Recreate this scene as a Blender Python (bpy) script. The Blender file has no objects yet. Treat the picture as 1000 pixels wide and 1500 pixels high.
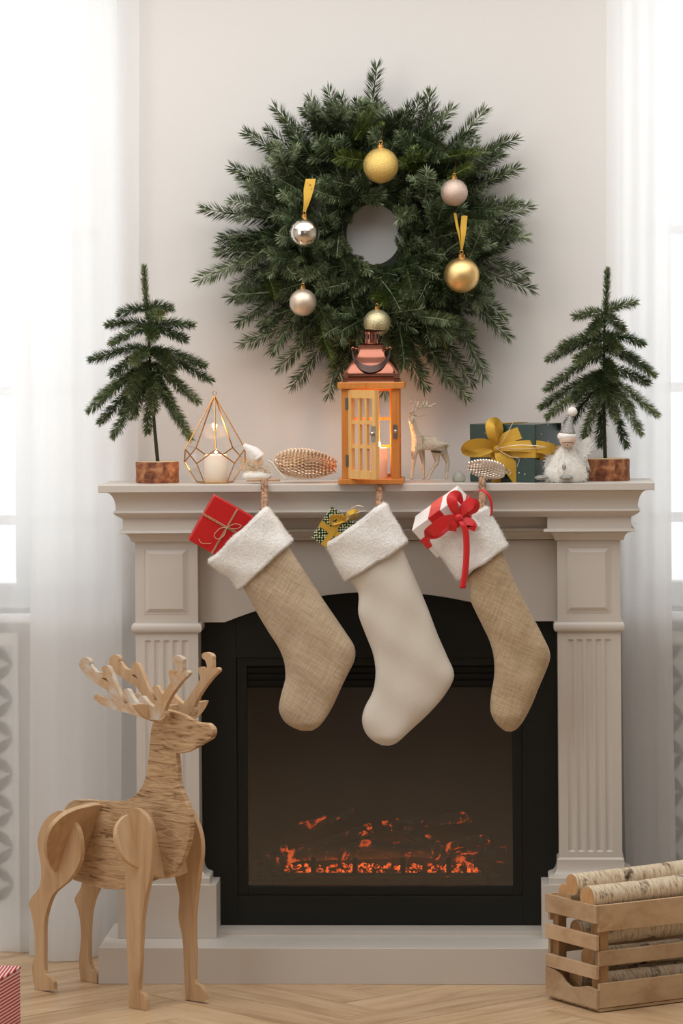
import bpy, bmesh, math, random
from mathutils import Vector as V, Matrix, Quaternion
PI = math.pi
random.seed(7)
C = bpy.context.scene.collection
scene = bpy.context.scene

# ------------------------------------------------------------------ camera
F = 5120.0; ZC = 1.505; OX, OY = 500.0, 480.0
YAW = math.atan(233/F); ROLL = math.radians(0.4)
fw = V((-math.sin(YAW), math.cos(YAW), 0)); rt0 = V((math.cos(YAW), math.sin(YAW), 0)); up0 = V((0, 0, 1))
rt = rt0*math.cos(ROLL) - up0*math.sin(ROLL); up = rt0*math.sin(ROLL) + up0*math.cos(ROLL)
EYE = V((0, 0, ZC))
cam = bpy.data.objects.new('camera', bpy.data.cameras.new('camera')); C.objects.link(cam)
m = Matrix.Identity(4)
for i, ax in enumerate((rt, up, -fw)):
    for r in range(3): m[r][i] = ax[r]
m.translation = EYE
cam.matrix_world = m
cam.data.sensor_fit = 'VERTICAL'; cam.data.sensor_height = 36; cam.data.lens = F/1500*36
cam.data.shift_x = 0; cam.data.shift_y = -(750-OY)/1500
cam.data.clip_end = 60
scene.camera = cam

# ------------------------------------------------------------------ world, lights, exposure
scene.view_settings.view_transform = 'Standard'; scene.view_settings.look = 'None'
scene.view_settings.gamma = 1; scene.view_settings.use_curve_mapping = False
scene.view_settings.exposure = 0.0
w = bpy.data.worlds.new('World'); scene.world = w; w.use_nodes = True
bg = w.node_tree.nodes['Background']; bg.inputs[0].default_value = (0.95, 0.98, 1.0, 1); bg.inputs[1].default_value = 2.05

def area(name, loc, target, sx, sy, power, col):
    l = bpy.data.lights.new(name, 'AREA'); l.shape = 'RECTANGLE'; l.size = sx; l.size_y = sy; l.energy = power; l.color = col
    o = bpy.data.objects.new(name, l); C.objects.link(o); o.location = loc
    o.rotation_euler = (V(target)-V(loc)).to_track_quat('-Z', 'Y').to_euler(); return o
area('ceiling_light', (-0.6, 7.0, 2.66), (-0.6, 7.0, 0), 3.2, 2.2, 53, (0.94, 0.98, 1.0))
area('side_window_light', (-2.9, 5.6, 1.7), (0.2, 7.9, 1.1), 2.2, 1.8, 24, (0.93, 0.97, 1.0))
area('room_light', (0.4, 1.0, 2.4), (-0.4, 8.2, 0.9), 2.5, 1.4, 8, (1.0, 0.99, 0.98))

# ------------------------------------------------------------------ pixel -> place helpers (the photograph measured as 1000x1500)
def ray(px, py): return (rt*(px-OX) + up*(OY-py) + fw*F)
def P(px, py, Y):                      # point of that pixel at depth Y
    d = ray(px, py); return EYE + d*(Y/d.y)
def PG(px, py, z=0.0):                 # ... on a level plane
    d = ray(px, py); return EYE + d*((z-ZC)/d.z)
def PP(px, py, pt, n):                 # ... on any plane
    d = ray(px, py); return EYE + d*((pt-EYE).dot(n)/d.dot(n))
def Z(py, Y): return P(553, py, Y).z
def S(n, Y=8.1): return n*Y/F          # pixels to metres

# ------------------------------------------------------------------ objects
ORG = {}
def thing(name, loc, label, cat, group=None):
    o = bpy.data.objects.new(name, None); C.objects.link(o); o.location = loc; o.empty_display_size = .05
    ORG[o.name] = V(loc); return tag(o, label, cat, group)
def tag(o, label=None, cat=None, group=None, kind=None):
    if label: o['label'] = label
    if cat: o['category'] = cat
    if group: o['group'] = group
    if kind: o['kind'] = kind
    return o

def crom(p, n=5, closed=False):
    p = [V(q) for q in p]
    out = []; N = len(p)
    rng = range(N) if closed else range(N-1)
    for i in rng:
        a = p[(i-1) % N] if closed or i > 0 else p[0]*2-p[1]
        b = p[i]; c = p[(i+1) % N]
        d = p[(i+2) % N] if closed or i < N-2 else c*2-b
        for k in range(n):
            t = k/n
            out.append(.5*((2*b)+(c-a)*t+(2*a-5*b+4*c-d)*t*t+(3*b-a-3*c+d)*t**3))
    if not closed: out.append(p[-1].copy())
    return out

def lerp(a, b, t): return a+(b-a)*t

class MB:
    def __init__(s): s.v = []; s.f = []
    def add(s, vs, fs):
        o = len(s.v); s.v += [V(q) for q in vs]; s.f += [tuple(i+o for i in f) for f in fs]; return s
    def box(s, c, size, R=None, taper=1.0):
        c = V(c); hx, hy, hz = size[0]/2, size[1]/2, size[2]/2
        vs = [V((x*hx*(taper if z > 0 else 1), y*hy*(taper if z > 0 else 1), z*hz)) for z in (-1, 1) for x, y in ((-1, -1), (1, -1), (1, 1), (-1, 1))]
        if R: vs = [R @ q for q in vs]
        return s.add([q+c for q in vs], [(3, 2, 1, 0), (4, 5, 6, 7), (0, 1, 5, 4), (1, 2, 6, 5), (2, 3, 7, 6), (3, 0, 4, 7)])
    def bx(s, x0, x1, y0, y1, z0, z1): return s.box(((x0+x1)/2, (y0+y1)/2, (z0+z1)/2), (x1-x0, y1-y0, z1-z0))
    def rings(s, rings, caps=True, closed=True):
        o = len(s.v); n = len(rings[0])
        for r in rings: s.v += [V(q) for q in r]
        for i in range(len(rings)-1):
            for j in range(n if closed else n-1):
                a = o+i*n+j; b = o+i*n+(j+1) % n
                s.f.append((a, b, b+n, a+n))
        if caps:
            s.f.append(tuple(o+j for j in reversed(range(n)))); s.f.append(tuple(o+(len(rings)-1)*n+j for j in range(n)))
        return s
    def tube(s, pts, r, n=8, caps=True, flat=None):
        pts = [V(q) for q in pts]; N = len(pts)
        rr = r if isinstance(r, (list, tuple)) else [r]*N
        if len(rr) != N: rr = [rr[min(len(rr)-1, int(i/(N-1)*(len(rr)-1)))]*(1-((i/(N-1)*(len(rr)-1)) % 1))+rr[min(len(rr)-1, int(i/(N-1)*(len(rr)-1))+1)]*((i/(N-1)*(len(rr)-1)) % 1) for i in range(N)]
        t = (pts[1]-pts[0]).normalized(); x = t.orthogonal().normalized(); rings = []
        for i in range(N):
            t = (pts[min(i+1, N-1)]-pts[max(i-1, 0)]);
            if t.length < 1e-9: t = V((0, 0, 1))
            t.normalize(); x = (x-t*x.dot(t));
            if x.length < 1e-6: x = t.orthogonal()
            x.normalize(); y = t.cross(x)
            rings.append([pts[i]+(x*math.cos(a)+y*math.sin(a))*rr[i] for a in [2*PI*k/n for k in range(n)]])
        return s.rings(rings, caps)
    def lathe(s, prof, c=(0, 0, 0), n=24, R=None):
        c = V(c); rings = []
        for r, z in prof:
            q = [V((math.cos(2*PI*k/n)*r, math.sin(2*PI*k/n)*r, z)) for k in range(n)]
            if R: q = [R @ a for a in q]
            rings.append([a+c for a in q])
        return s.rings(rings, True)
    def ball(s, c, r, n=20, m=12, sc=(1, 1, 1), R=None):
        prof = [(max(1e-4, math.sin(PI*i/m))*r, -math.cos(PI*i/m)*r) for i in range(m+1)]
        c = V(c); rings = []
        for q, z in prof:
            g = [V((math.cos(2*PI*k/n)*q*sc[0], math.sin(2*PI*k/n)*q*sc[1], z*sc[2])) for k in range(n)]
            if R: g = [R @ a for a in g]
            rings.append([a+c for a in g])
        return s.rings(rings, True)
    def prism(s, poly, th):                 # poly: 3d points in a plane, th: thickness vector; centred
        th = V(th); n = len(poly); o = len(s.v)
        s.v += [V(q)-th/2 for q in poly]+[V(q)+th/2 for q in poly]
        s.f.append(tuple(o+i for i in reversed(range(n)))); s.f.append(tuple(o+n+i for i in range(n)))
        for i in range(n):
            j = (i+1) % n; s.f.append((o+i, o+j, o+n+j, o+n+i))
        return s
    def strip(s, pts, wv, th=.0008):         # ribbon: centre line, half-width vectors
        N = len(pts); rings = []
        for i in range(N):
            t = (pts[min(i+1, N-1)]-pts[max(i-1, 0)]).normalized(); w_ = wv[i] if isinstance(wv, list) else wv
            nn = t.cross(w_).normalized()*th/2 if t.cross(w_).length > 1e-9 else V((0, th/2, 0))
            rings.append([pts[i]-w_-nn, pts[i]+w_-nn, pts[i]+w_+nn, pts[i]-w_+nn])
        return s.rings(rings, True)
    def build(s, name, mat, parent=None, smooth=False, loc=None, bevel=0, subsurf=0, angle=None):
        off = V((0, 0, 0))
        if parent is not None: off = ORG[parent.name]
        elif loc is not None: off = V(loc)
        me = bpy.data.meshes.new(name); me.from_pydata([q-off for q in s.v], [], s.f)
        bm = bmesh.new(); bm.from_mesh(me); bmesh.ops.recalc_face_normals(bm, faces=bm.faces)
        if smooth:
            for f in bm.faces: f.smooth = True
        if angle:
            for e in bm.edges:
                if len(e.link_faces) == 2 and e.calc_face_angle(0) > math.radians(angle): e.smooth = False
        bm.to_mesh(me); bm.free()
        me.materials.append(mat)
        o = bpy.data.objects.new(name, me); C.objects.link(o)
        if parent is not None: o.parent = parent
        else: o.location = off
        ORG[o.name] = off
        if bevel:
            b = o.modifiers.new('bevel', 'BEVEL'); b.width = bevel; b.segments = 2; b.limit_method = 'ANGLE'; b.angle_limit = math.radians(50)
        if subsurf:
            b = o.modifiers.new('sub', 'SUBSURF'); b.levels = b.render_levels = subsurf
        return o

# ------------------------------------------------------------------ materials
def newmat(name):
    m_ = bpy.data.materials.new(name); m_.use_nodes = True
    nt = m_.node_tree; b = nt.nodes['Principled BSDF']; return m_, nt, b
def srgb(r, g, b):
    f = lambda c: (c/255/12.92) if c/255 <= .04045 else ((c/255+.055)/1.055)**2.4
    return (f(r), f(g), f(b), 1)
def N(nt, t, **k):
    n = nt.nodes.new(t)
    for a, b in k.items():
        if a.startswith('_'): setattr(n, a[1:], b)
    return n
def coords(nt, scale=(1, 1, 1), rot=(0, 0, 0), src='Object'):
    tc = nt.nodes.new('ShaderNodeTexCoord'); mp = nt.nodes.new('ShaderNodeMapping')
    mp.inputs['Scale'].default_value = scale; mp.inputs['Rotation'].default_value = rot
    nt.links.new(tc.outputs[src], mp.inputs['Vector']); return mp.outputs[0]
def noise(nt, vec, scale, detail=4, rough=.6, dist=0):
    n = nt.nodes.new('ShaderNodeTexNoise'); n.inputs['Scale'].default_value = scale; n.inputs['Detail'].default_value = detail
    n.inputs['Roughness'].default_value = rough; n.inputs['Distortion'].default_value = dist
    if vec: nt.links.new(vec, n.inputs['Vector'])
    return n.outputs['Fac']
def ramp(nt, fac, stops):
    r = nt.nodes.new('ShaderNodeValToRGB'); e = r.color_ramp.elements
    while len(e) < len(stops): e.new(.5)
    for i, (p, c) in enumerate(stops): e[i].position = p; e[i].color = c
    nt.links.new(fac, r.inputs[0]); return r.outputs[0]
def bump(nt, b, h, strength=.3, dist=.002):
    n = nt.nodes.new('ShaderNodeBump'); n.inputs['Strength'].default_value = strength; n.inputs['Distance'].default_value = dist
    nt.links.new(h, n.inputs['Height']); nt.links.new(n.outputs[0], b.inputs['Normal'])
def plain(name, col, rough=.5, metal=0, bs=None, var=None, sheen=0, bst=.3, bd=.001, spec=.5):
    m_, nt, b = newmat(name); b.inputs['Base Color'].default_value = col; b.inputs['Roughness'].default_value = rough
    b.inputs['Metallic'].default_value = metal; b.inputs['Specular IOR Level'].default_value = spec
    if sheen: b.inputs['Sheen Weight'].default_value = sheen
    if bs: bump(nt, b, noise(nt, coords(nt), bs, 3), bst, bd)
    if var:
        c2 = tuple(min(1, x*var[1]) for x in col[:3])+(1,)
        nt.links.new(ramp(nt, noise(nt, coords(nt), var[0], 4), [(.3, col), (.7, c2)]), b.inputs['Base Color'])
    return m_
def wood(name, c1, c2, scale=(1, 1, 1), s=18, rough=.5, bst=.25, rot=(0, 0, 0), rnd=0.0, c3=None, dist=1.2, spec=.3):
    """grain runs along the axis with the small scale"""
    m_, nt, b = newmat(name); v = coords(nt, scale, rot)
    if rnd:
        oi = nt.nodes.new('ShaderNodeObjectInfo'); mul = nt.nodes.new('ShaderNodeMath'); mul.operation = 'MULTIPLY'; mul.inputs[1].default_value = 37
        nt.links.new(oi.outputs['Random'], mul.inputs[0]); ad = nt.nodes.new('ShaderNodeVectorMath'); ad.operation = 'ADD'
        nt.links.new(v, ad.inputs[0]); nt.links.new(mul.outputs[0], ad.inputs[1]); v = ad.outputs[0]
    n1 = noise(nt, v, s, 6, .65, dist)
    col = ramp(nt, n1, [(.25, c2), (.5, tuple(lerp(c1[i], c2[i], .35) for i in range(3))+(1,)), (.72, c1)] + ([(.9, c3)] if c3 else []))
    if rnd:
        mx = nt.nodes.new('ShaderNodeMix'); mx.data_type = 'RGBA'; mx.blend_type = 'MULTIPLY'; mx.inputs[0].default_value = 1
        rr = ramp(nt, oi.outputs['Random'], [(0, (1-rnd, 1-rnd, 1-rnd, 1)), (1, (1, 1, 1, 1))])
        nt.links.new(col, mx.inputs[6]); nt.links.new(rr, mx.inputs[7]); col = mx.outputs[2]
    nt.links.new(col, b.inputs['Base Color']); b.inputs['Roughness'].default_value = rough; b.inputs['Specular IOR Level'].default_value = spec
    bump(nt, b, n1, bst, .0015); return m_
def emit(name, col, st):
    m_, nt, b = newmat(name); b.inputs['Base Color'].default_value = col; b.inputs['Emission Color'].default_value = col; b.inputs['Emission Strength'].default_value = st; return m_
def glassy(name, gl=.12, tint=(1, 1, 1, 1), rough=.02, ior=1.5, base=0):
    m_, nt, b = newmat(name); nt.nodes.remove(b); out = [n for n in nt.nodes if n.type == 'OUTPUT_MATERIAL'][0]
    t = nt.nodes.new('ShaderNodeBsdfTransparent'); t.inputs[0].default_value = tint
    g = nt.nodes.new('ShaderNodeBsdfGlossy'); g.inputs['Roughness'].default_value = rough
    lw = nt.nodes.new('ShaderNodeLayerWeight'); lw.inputs[0].default_value = .5
    pw = nt.nodes.new('ShaderNodeMath'); pw.operation = 'POWER'; pw.inputs[1].default_value = 4; nt.links.new(lw.outputs['Facing'], pw.inputs[0])
    fr = nt.nodes.new('ShaderNodeMath'); fr.operation = 'MULTIPLY_ADD'; fr.inputs[1].default_value = .8; fr.inputs[2].default_value = ((ior-1)/(ior+1))**2; nt.links.new(pw.outputs[0], fr.inputs[0])
    mx = nt.nodes.new('ShaderNodeMixShader'); nt.links.new(fr.outputs[0], mx.inputs[0]); nt.links.new(t.outputs[0], mx.inputs[1]); nt.links.new(g.outputs[0], mx.inputs[2])
    nt.links.new(mx.outputs[0], out.inputs[0]); return m_
def cloth(name, col, transp=.3, trans=.55):
    m_, nt, b = newmat(name); nt.nodes.remove(b); out = [n for n in nt.nodes if n.type == 'OUTPUT_MATERIAL'][0]
    t = nt.nodes.new('ShaderNodeBsdfTransparent'); tr = nt.nodes.new('ShaderNodeBsdfTranslucent'); d = nt.nodes.new('ShaderNodeBsdfDiffuse')
    tr.inputs[0].default_value = col; d.inputs[0].default_value = col
    m1 = nt.nodes.new('ShaderNodeMixShader'); m1.inputs[0].default_value = trans; nt.links.new(d.outputs[0], m1.inputs[1]); nt.links.new(tr.outputs[0], m1.inputs[2])
    m2 = nt.nodes.new('ShaderNodeMixShader'); m2.inputs[0].default_value = transp; nt.links.new(m1.outputs[0], m2.inputs[1]); nt.links.new(t.outputs[0], m2.inputs[2])
    nt.links.new(m2.outputs[0], out.inputs[0]); return m_

M = {}
M['wall'] = plain('wall_paint', srgb(226, 221, 216), .85, bs=60, bst=.05)
M['ceiling'] = plain('ceiling_paint', srgb(240, 238, 234), .9)
M['white_trim'] = plain('white_trim', srgb(236, 236, 234), .5)
M['mantel'] = plain('mantel_paint', srgb(208, 199, 189), .42, bs=30, bst=.03)
M['black'] = plain('black_metal', srgb(22, 24, 20), .42, spec=.35)
M['black2'] = plain('black_recess', srgb(12, 13, 11), .35, spec=.3)
M['firebox'] = plain('firebox_grey', srgb(44, 47, 47), .8, bs=12, var=(6, 1.6))
M['brass'] = plain('brass', srgb(196, 146, 84), .25, 1)
M['gold'] = plain('gold_satin', srgb(240, 204, 140), .38, 1, bs=900, bst=.35)
M['goldribbon'] = plain('gold_ribbon', srgb(203, 158, 52), .5, .35, bs=1500, bst=.4)
M['champagne'] = plain('champagne', srgb(222, 204, 184), .38, .8, bs=800, bst=.4)
M['silver'] = plain('silver', srgb(222, 216, 206), .18, 1)
M['silverglit'] = plain('silver_glitter', srgb(206, 204, 200), .45, .8, bs=330, bst=1.0, bd=.004, var=(300, .5))
M['copper'] = plain('copper', srgb(156, 102, 84), .2, 1)
M['coppdark'] = plain('dark_copper', srgb(96, 76, 72), .4, .8)
M['steel'] = plain('steel', srgb(180, 178, 172), .25, 1)
M['wax'] = plain('wax', srgb(250, 232, 214), .5)
M['wax'].node_tree.nodes['Principled BSDF'].inputs['Subsurface Weight'].default_value = .6
M['wax'].node_tree.nodes['Principled BSDF'].inputs['Subsurface Radius'].default_value = (.03, .015, .008)
M['wick'] = plain('wick', srgb(40, 30, 24), .9)
M['flame'] = emit('flame', (1, .62, .25, 1), 30)
M['glass'] = glassy('thin_glass')
M['twine'] = plain('twine', srgb(196, 160, 124), .8, bs=600)
M['fleece'] = plain('fleece', srgb(243, 238, 232), .95, bs=160, sheen=.4, bst=.7, bd=.004)
M['whitefelt'] = plain('white_felt', srgb(216, 206, 192), .95, bs=260, sheen=.3, bst=.25, bd=.002)
M['cord'] = plain('braided_cord', srgb(104, 80, 62), .95, bs=300, bst=.6, var=(150, 5.0))
M['red'] = plain('red_paper', srgb(200, 24, 26), .45, bs=8, bst=.1, bd=.004)
M['redribbon'] = plain('red_satin', srgb(214, 22, 26), .42, sheen=.3)
M['whitepaper'] = plain('white_paper', srgb(238, 234, 230), .6)
M['pine_wood'] = wood('pale_plywood', srgb(218, 186, 150), srgb(182, 142, 102), (1, 1, .12), 26, .5, .12)
M['legwood'] = wood('oak_legs', srgb(214, 180, 142), srgb(168, 128, 88), (1, 1, .1), 22, .5, .15)
M['lantern'] = wood('lantern_pine', srgb(214, 142, 70), srgb(184, 110, 50), (1, 1, .1), 30, .4, .08)
M['lantdoor'] = wood('lantern_door_pine', srgb(232, 186, 118), srgb(214, 158, 90), (1, 1, .1), 30, .45, .08)
M['slat'] = wood('crate_slat', srgb(222, 192, 154), srgb(178, 138, 100), (.1, 1, 1), 16, .65, .25, rnd=.25, dist=.3)
M['post'] = wood('crate_post', srgb(196, 156, 112), srgb(150, 108, 70), (1, 1, .1), 20, .65, .25, rnd=.2)
M['cut'] = wood('log_end_grain', srgb(222, 178, 128), srgb(176, 124, 78), (1, 1, 1), 9, .75, .2)

# chiselled plywood for the reindeer body
def mk_body():
    m_, nt, b = newmat('chiselled_wood')
    v = coords(nt, (1, 1, 8)); n1 = noise(nt, v, 9, 6, .6, 1.5)
    v2 = coords(nt, (1, 1, 7)); n2 = noise(nt, v2, 13, 6, .62, 1.2)
    col = ramp(nt, n2, [(.34, srgb(122, 88, 56)), (.43, srgb(186, 148, 108)), (.62, srgb(214, 180, 140))])
    nt.links.new(col, b.inputs['Base Color']); b.inputs['Roughness'].default_value = .55
    bump(nt, b, n2, .9, .006); return m_
M['body'] = mk_body()
def mk_antler():
    m_, nt, b = newmat('weathered_antler')
    n = noise(nt, coords(nt), 14, 5, .7, .5)
    g = noise(nt, coords(nt), 240, 3, .7)
    c = ramp(nt, n, [(.42, srgb(196, 156, 112)), (.55, srgb(206, 190, 172)), (.7, srgb(214, 208, 200))])
    nt.links.new(c, b.inputs['Base Color']); b.inputs['Roughness'].default_value = .5; bump(nt, b, g, .6, .001); return m_
M['antler'] = mk_antler()

def mk_linen(name, c1, c2, ang):
    m_, nt, b = newmat(name)
    tc = coords(nt, (1, 1, 1), (0, ang, 0))
    sp = nt.nodes.new('ShaderNodeMapping'); sp.inputs['Scale'].default_value = (620, 40, 30); nt.links.new(tc, sp.inputs[0])
    sp2 = nt.nodes.new('ShaderNodeMapping'); sp2.inputs['Scale'].default_value = (30, 40, 620); nt.links.new(tc, sp2.inputs[0])
    a = noise(nt, sp.outputs[0], 1, 2, .5); c = noise(nt, sp2.outputs[0], 1, 2, .5)
    mx = nt.nodes.new('ShaderNodeMath'); mx.operation = 'ADD'; nt.links.new(a, mx.inputs[0]); nt.links.new(c, mx.inputs[1])
    dv = nt.nodes.new('ShaderNodeMath'); dv.operation = 'MULTIPLY'; dv.inputs[1].default_value = .5; nt.links.new(mx.outputs[0], dv.inputs[0])
    nt.links.new(ramp(nt, dv.outputs[0], [(.3, c2), (.52, c1), (.72, tuple(min(1, q*1.3) for q in c1[:3])+(1,))]), b.inputs['Base Color'])
    b.inputs['Roughness'].default_value = .95; b.inputs['Sheen Weight'].default_value = .2; bump(nt, b, dv.outputs[0], .5, .0012); return m_
M['linen'] = mk_linen('linen', srgb(190, 168, 140), srgb(162, 138, 108), math.radians(-32))
M['linen2'] = mk_linen('linen_rust', srgb(186, 162, 130), srgb(156, 130, 98), math.radians(-24))

def mk_needle(name, dark, mid, light):
    m_, nt, b = newmat(name)
    g = nt.nodes.new('ShaderNodeNewGeometry'); oi = nt.nodes.new('ShaderNodeObjectInfo')
    a = nt.nodes.new('ShaderNodeMath'); a.operation = 'MULTIPLY_ADD'; a.inputs[1].default_value = .6
    nt.links.new(g.outputs['Random Per Island'], a.inputs[0])
    b2 = nt.nodes.new('ShaderNodeMath'); b2.operation = 'MULTIPLY'; b2.inputs[1].default_value = .4; nt.links.new(oi.outputs['Random'], b2.inputs[0]); nt.links.new(b2.outputs[0], a.inputs[2])
    nt.links.new(ramp(nt, a.outputs[0], [(0, dark), (.55, mid), (.95, light)]), b.inputs['Base Color'])
    b.inputs['Roughness'].default_value = .42; b.inputs['Specular IOR Level'].default_value = .5; return m_
M['fir'] = mk_needle('fir_needles', srgb(44, 56, 34), srgb(88, 103, 64), srgb(172, 183, 144))
M['firg'] = mk_needle('fir_needles_yellow', srgb(58, 74, 30), srgb(92, 108, 44), srgb(146, 156, 76))
M['tree'] = mk_needle('tinsel_tree_needles', srgb(44, 58, 34), srgb(92, 110, 70), srgb(160, 166, 116))
M['bark'] = plain('twig_bark', srgb(70, 52, 38), .9, bs=200)
M['trunk'] = plain('tree_trunk', srgb(48, 52, 34), .9, bs=200)
M['core'] = plain('wreath_core', srgb(30, 34, 24), .95, bs=60)
def mk_slab():
    m_, nt, b = newmat('log_slice_bark'); n = noise(nt, coords(nt), 45, 6, .7, .6)
    nt.links.new(ramp(nt, n, [(.35, srgb(84, 46, 28)), (.5, srgb(146, 84, 52)), (.68, srgb(196, 140, 92))]), b.inputs['Base Color'])
    b.inputs['Roughness'].default_value = .8; bump(nt, b, n, .8, .004); return m_
M['slab'] = mk_slab()
M['slabtop'] = plain('log_slice_top', srgb(226, 200, 160), .7, var=(40, .8))
def mk_birch():
    m_, nt, b = newmat('birch_bark')
    v = coords(nt, (1, 1, 5)); n = noise(nt, v, 36, 5, .65, .4); n2 = noise(nt, coords(nt, (1, 1, .8)), 13, 4, .6)
    dash = ramp(nt, n, [(.3, srgb(74, 52, 40)), (.37, srgb(186, 156, 122)), (.5, srgb(222, 202, 172)), (.7, srgb(236, 222, 200))])
    blot = ramp(nt, n2, [(.33, srgb(80, 60, 52)), (.41, (1, 1, 1, 1))])
    mx = nt.nodes.new('ShaderNodeMix'); mx.data_type = 'RGBA'; mx.blend_type = 'MULTIPLY'; mx.inputs[0].default_value = 1
    nt.links.new(dash, mx.inputs[6]); nt.links.new(blot, mx.inputs[7]); nt.links.new(mx.outputs[2], b.inputs['Base Color'])
    b.inputs['Roughness'].default_value = .75; bump(nt, b, n, .5, .003); return m_
M['birch'] = mk_birch()
def mk_plank():
    m_, nt, b = newmat('oak_floor'); oi = nt.nodes.new('ShaderNodeObjectInfo')
    v = coords(nt, (1, 8, 1)); ad = nt.nodes.new('ShaderNodeVectorMath'); ad.operation = 'ADD'
    mul = nt.nodes.new('ShaderNodeMath'); mul.operation = 'MULTIPLY'; mul.inputs[1].default_value = 57; nt.links.new(oi.outputs['Random'], mul.inputs[0])
    nt.links.new(v, ad.inputs[0]); nt.links.new(mul.outputs[0], ad.inputs[1])
    n = noise(nt, ad.outputs[0], 2.6, 7, .62, .8)
    c = ramp(nt, n, [(.3, srgb(172, 138, 104)), (.5, srgb(202, 168, 130)), (.66, srgb(216, 186, 150))])
    mx = nt.nodes.new('ShaderNodeMix'); mx.data_type = 'RGBA'; mx.blend_type = 'MULTIPLY'; mx.inputs[0].default_value = 1
    r = ramp(nt, oi.outputs['Random'], [(0, (.86, .85, .83, 1)), (1, (1, 1, 1, 1))])
    nt.links.new(c, mx.inputs[6]); nt.links.new(r, mx.inputs[7]); nt.links.new(mx.outputs[2], b.inputs['Base Color'])
    b.inputs['Roughness'].default_value = .38; bump(nt, b, n, .12, .001); return m_
M['plank'] = mk_plank()
M['sheer'] = cloth('sheer_curtain', (.98, .98, .98, 1), .30, .7)
M['sheer2'] = cloth('sheer_curtain_inner', (.98, .98, .98, 1), .08, .68)
def mk_dots(name, base, dot, scale, r, metal=0):
    m_, nt, b = newmat(name); vo = nt.nodes.new('ShaderNodeTexVoronoi'); vo.inputs['Scale'].default_value = scale; vo.inputs['Randomness'].default_value = .35
    nt.links.new(coords(nt), vo.inputs['Vector'])
    nt.links.new(ramp(nt, vo.outputs['Distance'], [(0, dot), (r, dot), (r+.02, base)]), b.inputs['Base Color'])
    b.inputs['Roughness'].default_value = .25; return m_
M['greengift'] = mk_dots('green_spotted_paper', srgb(6, 46, 32), srgb(216, 210, 180), 54, .085)
M['greenmini'] = mk_dots('green_gold_paper', srgb(26, 54, 40), srgb(214, 208, 160), 170, .33)
def mk_stripe(name, axis):
    m_, nt, b = newmat(name); wv = nt.nodes.new('ShaderNodeTexWave'); wv.bands_direction = axis; wv.inputs['Scale'].default_value = 42; wv.inputs['Distortion'].default_value = .15
    nt.links.new(coords(nt), wv.inputs['Vector'])
    nt.links.new(ramp(nt, wv.outputs['Fac'], [(.45, srgb(176, 34, 44)), (.55, srgb(228, 196, 190))]), b.inputs['Base Color']); b.inputs['Roughness'].default_value = .7; return m_
M['stripe_z'] = mk_stripe('red_white_stripe_side', 'Z'); M['stripe_x'] = mk_stripe('red_white_stripe_top', 'X')
def mk_ember(name, thr, st, base=(.02, .018, .016, 1), scale=30):
    m_, nt, b = newmat(name); n = noise(nt, coords(nt), scale, 5, .7, 1.0)
    b.inputs['Base Color'].default_value = base; b.inputs['Roughness'].default_value = .9
    nt.links.new(ramp(nt, n, [(thr, (0, 0, 0, 1)), (thr+.06, (1, .1, .01, 1)), (thr+.2, (1, .28, .06, 1))]), b.inputs['Emission Color'])
    b.inputs['Emission Strength'].default_value = st; bump(nt, b, n, 1, .01); return m_
M['ember'] = mk_ember('glowing_embers', .47, 1.6, scale=60)
M['emberlog'] = mk_ember('charred_log', .565, .9, (.05, .046, .04, 1), 26)

# ================================================================== THE SETTING
WY = 8.45                                # face of the back wall
RX0, RX1, RY0, RZ = -3.05, 2.35, -1.5, 2.72
def st(mb, name, mat, parent=None, **k):
    o = mb.build(name, mat, parent, **k)
    if parent is None: o['kind'] = 'structure'
    return o
slab = MB().bx(RX0, RX1, RY0, WY, -.06, -.012); floor = st(slab, 'floor', M['plank'])
# oak boards laid herringbone, each a part of the floor
pw, pk = .125, 5; pl = pw*pk; g = .0012
pme = bpy.data.meshes.new('floor_plank')
mb = MB().box((0, 0, 0), (pl-g, pw-g, .012)); pme.from_pydata(mb.v, [], mb.f); pme.materials.append(M['plank'])
seam = P(560, 1470, 7.75); ca = math.sqrt(.5); cnt = 0
for j in range(-6, 7):
    for i in range(-40, 41):
        for t in (0, 1):
            if t == 0: p, q, rot = i*pw+j*2*pl+pl/2, i*pw+pw/2, PI/4
            else: p, q, rot = i*pw+pl+pw/2+j*2*pl, i*pw-pl+pw+pl/2, 3*PI/4
            x = seam.x+(p-q)*ca; y = seam.y+(p+q)*ca-2.0
            if not (-1.75 < x < 1.2 and 7.05 < y < 8.7): continue
            o = bpy.data.objects.new('floor_plank', pme); C.objects.link(o); o.parent = floor
            o.location = (x, y, -.006+random.uniform(-.0003, .0002)); o.rotation_euler = (0, 0, rot); cnt += 1
print('planks', cnt)
# back wall with two window openings
XL = P(168, 700, WY).x; XR = P(914, 700, WY).x; ZS = Z(897, WY)
wl0, wl1 = XL-.95, XL; wr0, wr1 = XR, XR+.95; zt = 2.5; T = .26
mb = MB()
mb.bx(RX0, wl0, WY, WY+T, 0, RZ).bx(wl1, wr0, WY, WY+T, 0, RZ).bx(wr1, RX1, WY, WY+T, 0, RZ)
for a, b_ in ((wl0, wl1), (wr0, wr1)): mb.bx(a, b_, WY, WY+T, 0, ZS).bx(a, b_, WY, WY+T, zt, RZ)
st(mb, 'wall_back', M['wall'])
st(MB().bx(RX0-.1, RX0, RY0, WY, 0, RZ), 'wall_left', M['wall']); st(MB().bx(RX1, RX1+.1, RY0, WY, 0, RZ), 'wall_right', M['wall'])
st(MB().bx(RX0, RX1, RY0-.1, RY0, 0, RZ), 'wall_front', M['wall']); st(MB().bx(RX0-.1, RX1+.1, RY0-.1, WY+T, RZ, RZ+.1), 'ceiling', M['ceiling'])
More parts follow.
